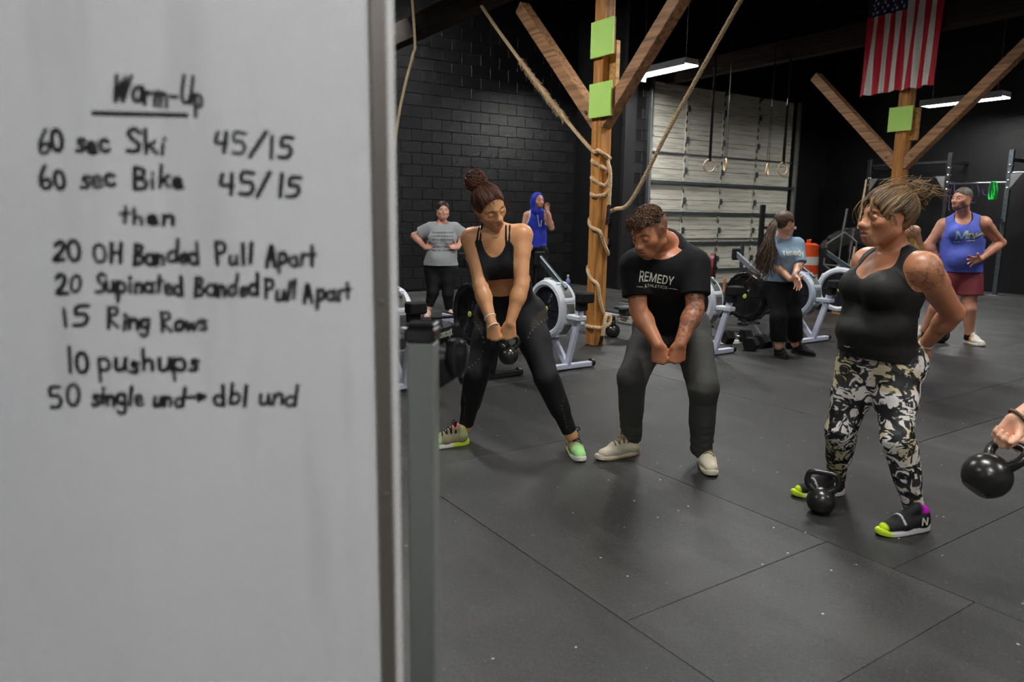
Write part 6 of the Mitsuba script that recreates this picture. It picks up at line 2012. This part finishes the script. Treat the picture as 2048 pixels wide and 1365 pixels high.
person(P6, S6, .006, skin_color(rgb((206, 152, 124)), H6, (.42, .16, .14), (.06, .04, .03), None, tattoo6))
eyes(P6, H6, (0, 1, 0), (.05, .04, .03))
cols6 = (rgb((34, 23, 17)), rgb((96, 72, 52)))
m, ph = cap_hair(H6, bun=(0, -.55, .05), low=-.36, h=.0048, groove=.0012, nfreq=60, lowslope=.35, seed=4, face=((0, .54, -.14), (.40, .38, .50)))
part(P6, 'hair', m, 'm_vcol_hair', True, color=hair_tint(m, ph, cols6))
g = np.random.RandomState(11)
ms, cs = [], []
bs = H6.w(0, -.50, .02)
for i in range(150):
    j = cam(g.normal(0, .035), g.normal(0, .02), 0)
    pts = [bs + cam(*(g.normal(0, .008, 3))), bs + cam(-.045, -.04, -.05) + j * .3 + cam(*(g.normal(0, .01, 3))), bs + cam(-.075, -.10, -.20) + j * .7, bs + cam(-.10 + .04 * g.normal(), -.12, -.34) + j, bs + cam(-.12 + .05 * g.normal(), -.12, -.40 - g.uniform(0, .20)) + j * 1.4]
    c_ = curve(pts, 18)
    t = tube(c_, np.linspace(.0052, .0018, len(c_)) * g.uniform(.6, 1.2), 5)
    ms.append(t); w_ = g.uniform(0, 1); cs.append(flat_col(t, np.array(cols6[0]) * (1 - w_) + np.array(cols6[1]) * w_))
part(P6, 'ponytail', cat(ms), 'm_vcol_hair', True, color=np.vstack(cs), kind='stuff')
ft6 = tee(P6, J6, S6, front6, W6, .007, mat('tee_blue', pr(rgb((126, 150, 172)), .8)), .0065, .0, .20, .062, .004)
o6 = J6['chest'] + front6 * .2 + V(0, 0, .03)
ex6 = norm(np.cross(V(0, 0, 1), front6)) * (1 if norm(np.cross(V(0, 0, 1), front6)) @ cdir(1, 0) > 0 else -1)
m = lettering('remedy', .052, .001, True, .85); m.apply_translation((-m.bounds[:, 0].mean(), -.02, 0))
part(P6, 'shirt_print', drape(ft6, fine(m, .015), o6, ex6, V(0, 0, 1), front6, .002), M['text_white'])
L = S6.pick(('torso', 'legA', 'legB'))
L.cy(J6['pelvis'] + V(0, 0, .05), V(0, 0, 1), .9)
for q in 'AB':
    L.rc(J6['kn' + q], J6['an' + q] + V(0, 0, .08), .074, .066, .03)
    L.cy(J6['an' + q] + V(0, 0, .05), norm(J6['an' + q] - J6['kn' + q]), .14)
garment(P6, 'trousers', L, .0075, .010, M['tee_black'], folds(.006, 10))
blk = ((.012, .012, .013), (.014, .014, .014), (.02, .02, .02))
shoe(P6, sight(1551, 703, 7.32) * V(1, 1, 0), cdir(.10, -1), .27, blk, .007)
shoe(P6, sight(1584, 697, 7.45) * V(1, 1, 0), cdir(.62, -.8), .27, blk, .007)

# ---------------------------------------------------------------- man in the blue tank top
front7 = cdir(-.46, -.89, 0)
W7 = dict(hip=.168, waist=.172, chest=.192, dep=.76, delt=.082, uarm=.066, elbow=.050, farm=.055, wrist=.034, thigh=.098, knee=.066, calf=.066, ankle=.044, neck=.070)
P7, J7, S7, H7 = stand(dict(head=(1924, 398, 8.15), neck=(1926, 431, 8.25), shA=(1888, 452, 8.36), shB=(1966, 448, 8.16), chest=(1926, 470, 8.25), waist=(1922, 508, 8.25), pelvis=(1922, 541, 8.28),
                            hipA=(1905, 556, 8.30), hipB=(1938, 556, 8.25), knA=(1872, 615, 8.35), knB=(1939, 618, 8.15), anA=(1848, 664, 8.55), anB=(1938, 671, 8.20),
                            elA=(1857, 490, 8.40), elB=(2002, 486, 8.30), wrA=(1872, 513, 8.34), wrB=(1960, 519, 8.08)), W7, front7, (cdir(-.96, -.34, .02), cdir(.34, -.96, 0), .245), .007, None,
                       dict(A=(cdir(.6, .5, -.45), cdir(.1, -.3, 1), 1.1, ((20, 25, 15),) * 4, .3), B=(cdir(-.95, -.12, -.12), cdir(-.1, -.1, 1), -1.1, ((14, 18, 12),) * 4, .8)), dict(nose=1.1, jaw=1.08, mouth=1.2, heavy=.6),
                       lambda S, J, H: [S.el(J['waist'] + front7 * .07 + V(0, 0, -.04), (.15, .12, .14), None, .05, 'torso')] + [S.el(J['chest'] + front7 * .11 + cdir(q, 0) * .09 + V(0, 0, .02), (.10, .055, .08), None, .04, 'torso') for q in (-1, 1)],
                       'bearded man in blue tank top and maroon shorts, hands on hips by the rig')


def hair7(p, c):
    q = H7.loc(p)
    k = np.clip((q[:, 2] - .06 + .34 * np.clip(-q[:, 1] + .1, -.6, .5)) / .10, 0, 1) * np.clip((.30 - q[:, 1]) / .05 + (q[:, 2] > .30) * .6, 0, 1) * (np.linalg.norm(q, axis=1) < .8) * (q[:, 2] > -.3)
    k = (k * .6)[:, None]
    return c * (1 - k) + np.array(rgb((70, 60, 54))) * k


person(P7, S7, .0068, skin_color(rgb((204, 142, 116)), H7, (.40, .13, .12), (.05, .035, .03), (np.array(rgb((96, 88, 84))), .85), hair7))
eyes(P7, H7, (0, 1, 0), (.04, .03, .02))
Sh = Sdf()
Sh.el(H7.w(0, -.06, .125), np.array((.343, .436, .398)) * H7.s, H7.ax, .0)
Sh.el(H7.w(0, .54, -.06), np.array((.42, .33, .46)) * H7.s, H7.ax, .01, '', True)
Sh.cy(H7.w(0, -.2, -.02), norm(-H7.U + H7.F * .5), 9)
for q in (-1, 1): Sh.el(H7.w(q * .36, .02, -.06), np.array((.12, .16, .17)) * H7.s, H7.ax, .01, '', True)
m = tidy(nets(*Sh.field(.0045, noise=lambda p: .005 * (meshkit.fbm(p * 110, 2, 4) - .5) * 2)))
part(P7, 'hair', m, 'm_vcol_hair', True, color=np.array(rgb((84, 74, 66))) * (1 + 1.2 * (meshkit.noise(np.asarray(m.vertices) * 110, 3)[:, None] - .4)))
M['tank_blue'] = mat('tank_blue', pr(rgb((88, 102, 200)), .75))
M['tank_trim'] = mat('tank_trim', pr(rgb((52, 44, 70)), .75))
L = S7.pick(('torso',))
L.rc(J7['chest'], J7['pelvis'] + V(0, 0, .0), .20, .196, .04, '', (front7, .80))
L.cy(J7['pelvis'] + V(0, 0, -.015), V(0, 0, -1), .9)
lat7 = norm(J7['shB'] - J7['shA'])
for q, s_ in (('A', -1), ('B', 1)):
    L.el(J7['sh' + q] + lat7 * s_ * .045 + V(0, 0, -.02), (.085, .16, .155), np.array([lat7, front7, V(0, 0, 1)]), .012, '', True)
L.el(J7['neck'] + front7 * .07 + V(0, 0, -.02), (.085, .12, .105), np.array([lat7, front7, V(0, 0, 1)]), .012, '', True)
L.cy(J7['neck'] + V(0, 0, .03), V(0, 0, 1), .12)
ft7 = garment(P7, 'tank_top', L, .0075, .014, M['tank_blue'], lambda p: .012 * (meshkit.fbm(p * V(8, 8, 5), 3, 18) - .5) + .003 * (meshkit.fbm(p * V(10, 10, 30), 2, 19) - .5))
for q, s_ in (('A', -1), ('B', 1)):
    trim(P7, 'armhole_trim', L, .0065, .0155, M['tank_trim'], J7['sh' + q] + lat7 * s_ * .045 + V(0, 0, -.02), (.085, .16, .155), [lat7, front7, V(0, 0, 1)], 1.11)
trim(P7, 'neck_trim', L, .0065, .0155, M['tank_trim'], J7['neck'] + front7 * .07 + V(0, 0, -.02), (.085, .12, .105), [lat7, front7, V(0, 0, 1)], 1.11)
o7 = J7['chest'] + front7 * .24 + V(0, 0, -.01)
m = lettering('M', .085, .001, True, 1.35); m.apply_translation((-.10, -.03, 0))
part(P7, 'shirt_print', drape(ft7, fine(m, .015), o7, lat7, V(0, 0, 1), front7, .002), mat('print_pale', pr(rgb((176, 208, 224)), .6)))
m = lettering('TV', .06, .001, True, .9); m.apply_translation((.02, -.035, .001))
sw = moved(box((0, 0, .001), (.075, .014, .002)), frame((.115, -.02, 0), V(.86, .5, 0), V(-.5, .86, 0), V(0, 0, 1)))
part(P7, 'shirt_print', drape(ft7, fine(cat(m, sw), .015), o7, lat7, V(0, 0, 1), front7, .004), mat('print_yellow', pr(rgb((224, 214, 70)), .6)))
part(P7, 'shirt_print', drape(ft7, fine(cat(box((-.095, -.065, 0), (-.03, -.057, .001)), box((.03, -.06, 0), (.11, -.052, .001))), .015), o7, lat7, V(0, 0, 1), front7, .002), M['text_white'])
L = S7.pick(('torso', 'legA', 'legB'))
for q in 'AB':
    d_ = norm(J7['kn' + q] - J7['hip' + q])
    L.rc(J7['hip' + q], J7['hip' + q] + d_ * .26, .125, .125, .03)
    L.cy(J7['hip' + q] + d_ * .20, norm(d_ + V(0, 0, -1.5)), .17)
L.cy(J7['pelvis'] + V(0, 0, .015), V(0, 0, 1), .9)
garment(P7, 'shorts', L, .0075, .012, mat('shorts', pr(rgb((112, 38, 46)), .75)), folds(.007, 9), keep=.3)


def shoe7(q):
    c = np.tile(np.array(rgb((222, 218, 208))), (len(q), 1))
    t = np.clip((.11 - q[:, 2]) / .05, 0, 1) * np.clip((.16 - q[:, 1]) / .04, 0, 1)
    n = meshkit.noise(q * 60, 4)
    a = np.where((n > .5)[:, None], np.array(rgb((170, 40, 34))), np.array(rgb((226, 188, 40))))
    return c * (1 - t[:, None]) + a * t[:, None]


shoe(P7, J7['anB'] * V(1, 1, 0) + cam(0, .06), cdir(.15, -1), .30, (shoe7, rgb((220, 216, 206)), rgb((224, 220, 214))), .008)
shoe(P7, J7['anA'] * V(1, 1, 0) + cam(0, .06), cdir(-.75, -.8), .30, (shoe7, rgb((220, 216, 206)), rgb((224, 220, 214))), .008)
for q in 'AB':
    a_ = J7['an' + q]
    part(P7, 'sock', tube([a_ + V(0, 0, .015), a_ - V(0, 0, .05)], [.048, .05], 18), M['tee_black'], True)

# ---------------------------------------------------------------- woman mostly hidden behind the one in patterned leggings
front8 = cdir(-.5, -1, -.5)
W8 = dict(hip=.150, waist=.125, chest=.135, dep=.76, delt=.055, uarm=.046, elbow=.038, farm=.038, wrist=.026, thigh=.09, knee=.06, calf=.058, ankle=.038, neck=.046)
P8, J8, S8, H8 = stand(dict(head=(1794, 482, 5.65), neck=(1796, 512, 5.75), shA=(1775, 528, 5.72), shB=(1836, 510, 5.80), chest=(1798, 545, 5.85), waist=(1796, 590, 6.05), pelvis=(1796, 618, 6.2),
                            hipA=(1780, 632, 6.2), hipB=(1808, 632, 6.2), knA=(1774, 680, 6.0), knB=(1800, 682, 6.0), anA=(1772, 735, 6.15), anB=(1800, 737, 6.1),
                            elA=(1770, 565, 5.6), elB=(1829, 462, 5.62), wrA=(1768, 600, 5.45), wrB=(1800, 466, 5.45)), W8, front8, (cdir(-.5, -.8, -.4), cdir(.85, -.5, 0), .22), .008, None,
                       dict(A=(cdir(0, -.3, -1), cdir(1, 0, 0), 1.0), B=(cdir(-1, 0, .2), cdir(0, -.5, .5), .95, ((30, 30, 20),) * 4)), dict(nose=.9), None,
                       'woman with blond hair and raised arm mostly hidden behind the woman in patterned leggings')
person(P8, S8, .008, skin_color(rgb((220, 166, 130)), H8, (.42, .16, .14), (.2, .14, .08)))
m, ph = cap_hair(H8, bun=(0, -.4, .1), low=-.6, h=.006, groove=.0015, nfreq=50, lowslope=.3, r=(.42, .50, .46), ear=False)
part(P8, 'hair', m, 'm_vcol_hair', True, color=hair_tint(m, ph, (rgb((150, 112, 66)), rgb((216, 180, 120)))))
g = np.random.RandomState(3)
m = cat([tube(curve([H8.w(.2, -.2, .2), H8.w(.46 + g.normal(0, .06), -.1, -.05), H8.w(.56 + g.normal(0, .08), .0, -.35), H8.w(.50 + g.normal(0, .1), .05, -.62)], 14), .004, 5) for _ in range(30)])
part(P8, 'loose_strands', m, 'm_vcol_hair', True, color=flat_col(m, rgb((206, 168, 108))), kind='stuff')
L = S8.pick(('torso',))
for q in 'AB': L.el(J8['sh' + q], (.07, .07, .09), None, .01, '', True)
L.cy(J8['neck'] - norm(J8['head'] - J8['neck']) * .05, norm(J8['head'] - J8['neck']), .2)
L.cy(J8['pelvis'], norm(J8['pelvis'] - J8['waist']), .5)
garment(P8, 'tank_top', L, .009, .008, M['hood_trim'])
L = S8.pick(('torso', 'legA', 'legB')); L.cy(J8['pelvis'] + norm(J8['waist'] - J8['pelvis']) * .05, norm(J8['waist'] - J8['pelvis']), .5)
for q in 'AB': L.cy(J8['an' + q] + V(0, 0, .03), V(0, 0, -1), .14)
garment(P8, 'leggings', L, .009, .007, M['leg_black'])
for q in 'AB': shoe(P8, J8['an' + q] * V(1, 1, 0) + cam(.0, .05), cdir(-.4, -1), .25, blk, .01)

# ---------------------------------------------------------------- person at the right edge swinging a kettlebell
P9 = thing('person', 'person at the right edge, arm with bracelet reaching in to grip a kettlebell', 'person')
J9 = {k_: cam(*v_) for k_, v_ in dict(head=(2.62, 2.62, 1.42), neck=(2.60, 2.70, 1.26), shA=(2.44, 2.62, 1.20), shB=(2.74, 2.74, 1.18), chest=(2.64, 2.78, 1.10), waist=(2.78, 2.92, .94), pelvis=(2.86, 3.02, .82),
             hipA=(2.78, 2.96, .78), hipB=(2.92, 3.10, .78), knA=(2.66, 2.78, .44), knB=(2.90, 3.18, .42), anA=(2.72, 2.74, .085), anB=(2.94, 3.28, .085),
             elA=(2.19, 2.56, .93), elB=(2.40, 2.72, .87)).items()}
J9['wrA'] = sight(2032, 838, 2.55); J9['wrB'] = sight(2068, 846, 2.66)
front9 = norm(cam(-.86, -.42, -.35))
S9 = Sdf()
limbs(S9, J9, dict(W6, thigh=.088, farm=.040, elbow=.040), front9)
H9 = Head(J9['head'], cdir(-.85, -.4, -.3), cdir(.4, -.85, 0), .22)
head_prims(S9, H9)
kd = norm(sight(1975, 950, 2.58) - sight(2034, 884, 2.60))
hd = norm(sight(2012, 874, 2.55) - J9['wrA'])
pn_ = cdir(.55, .8, -.25)
hand(S9, 'handA', J9['wrA'], hd, cdir(.35, -.5, -.3), .98, ((62, 85, 40),) * 4, 0, (.7, .4, .5), 35)
hand(S9, 'handB', J9['wrB'], norm(sight(2050, 880, 2.64) - J9['wrB']), cdir(-.35, .5, .3), .98, ((62, 85, 40),) * 4, 0, (.7, .4, .5), 35)
person(P9, S9, .0055, skin_color(rgb((222, 168, 138)), H9))
m, ph = cap_hair(H9, bun=(0, -.5, .2), low=-.35, h=.006)
part(P9, 'hair', m, 'm_vcol_hair', True, color=hair_tint(m, ph, cols6))
an = np.linspace(0, 2 * np.pi, 26, endpoint=False); d_ = norm(J9['wrA'] - J9['elA']); e1 = norm(np.cross(d_, V(0, 0, 1))); e2 = np.cross(d_, e1)
part(P9, 'bracelet', cat([tube(J9['wrA'] - d_ * .012 + .033 * (np.cos(q) * e1 + np.sin(q) * e2) + np.array([[0, 0, 0], d_ * .009]), .0055, 6) for q in an]), mat('bead', pr(rgb((96, 74, 58)), .4)), True)
L = S9.pick(('torso',)); L.el(J9['shA'], (.07, .07, .08), None, .01, '', True); L.el(J9['shB'], (.07, .07, .08), None, .01, '', True)
L.cy(J9['neck'] - V(0, 0, .03), norm(J9['head'] - J9['neck']), .12)
garment(P9, 'tank_top', L, .009, .008, M['tank_blue'])
L = S9.pick(('torso', 'legA', 'legB')); L.cy(J9['pelvis'] + V(0, 0, .05), V(0, 0, 1), .5)
garment(P9, 'leggings', L, .009, .011, M['leg_black'])
for q in 'AB': shoe(P9, J9['an' + q] * V(1, 1, 0) + cam(.05, .02), cdir(-.9, -.4), .26, blk, .01)
kc = sight(1974, 952, 2.57)
kz = -kd; kx = norm(cam(.45, -.80, .30) - (cam(.45, -.80, .30) @ kz) * kz); ky = np.cross(kz, kx)
put_kb('kettlebell', 'black kettlebell swung in the hands at the right edge', .084, .070, .066, frame(kc - kz * .084 * .86, kx, ky, kz), .0165)
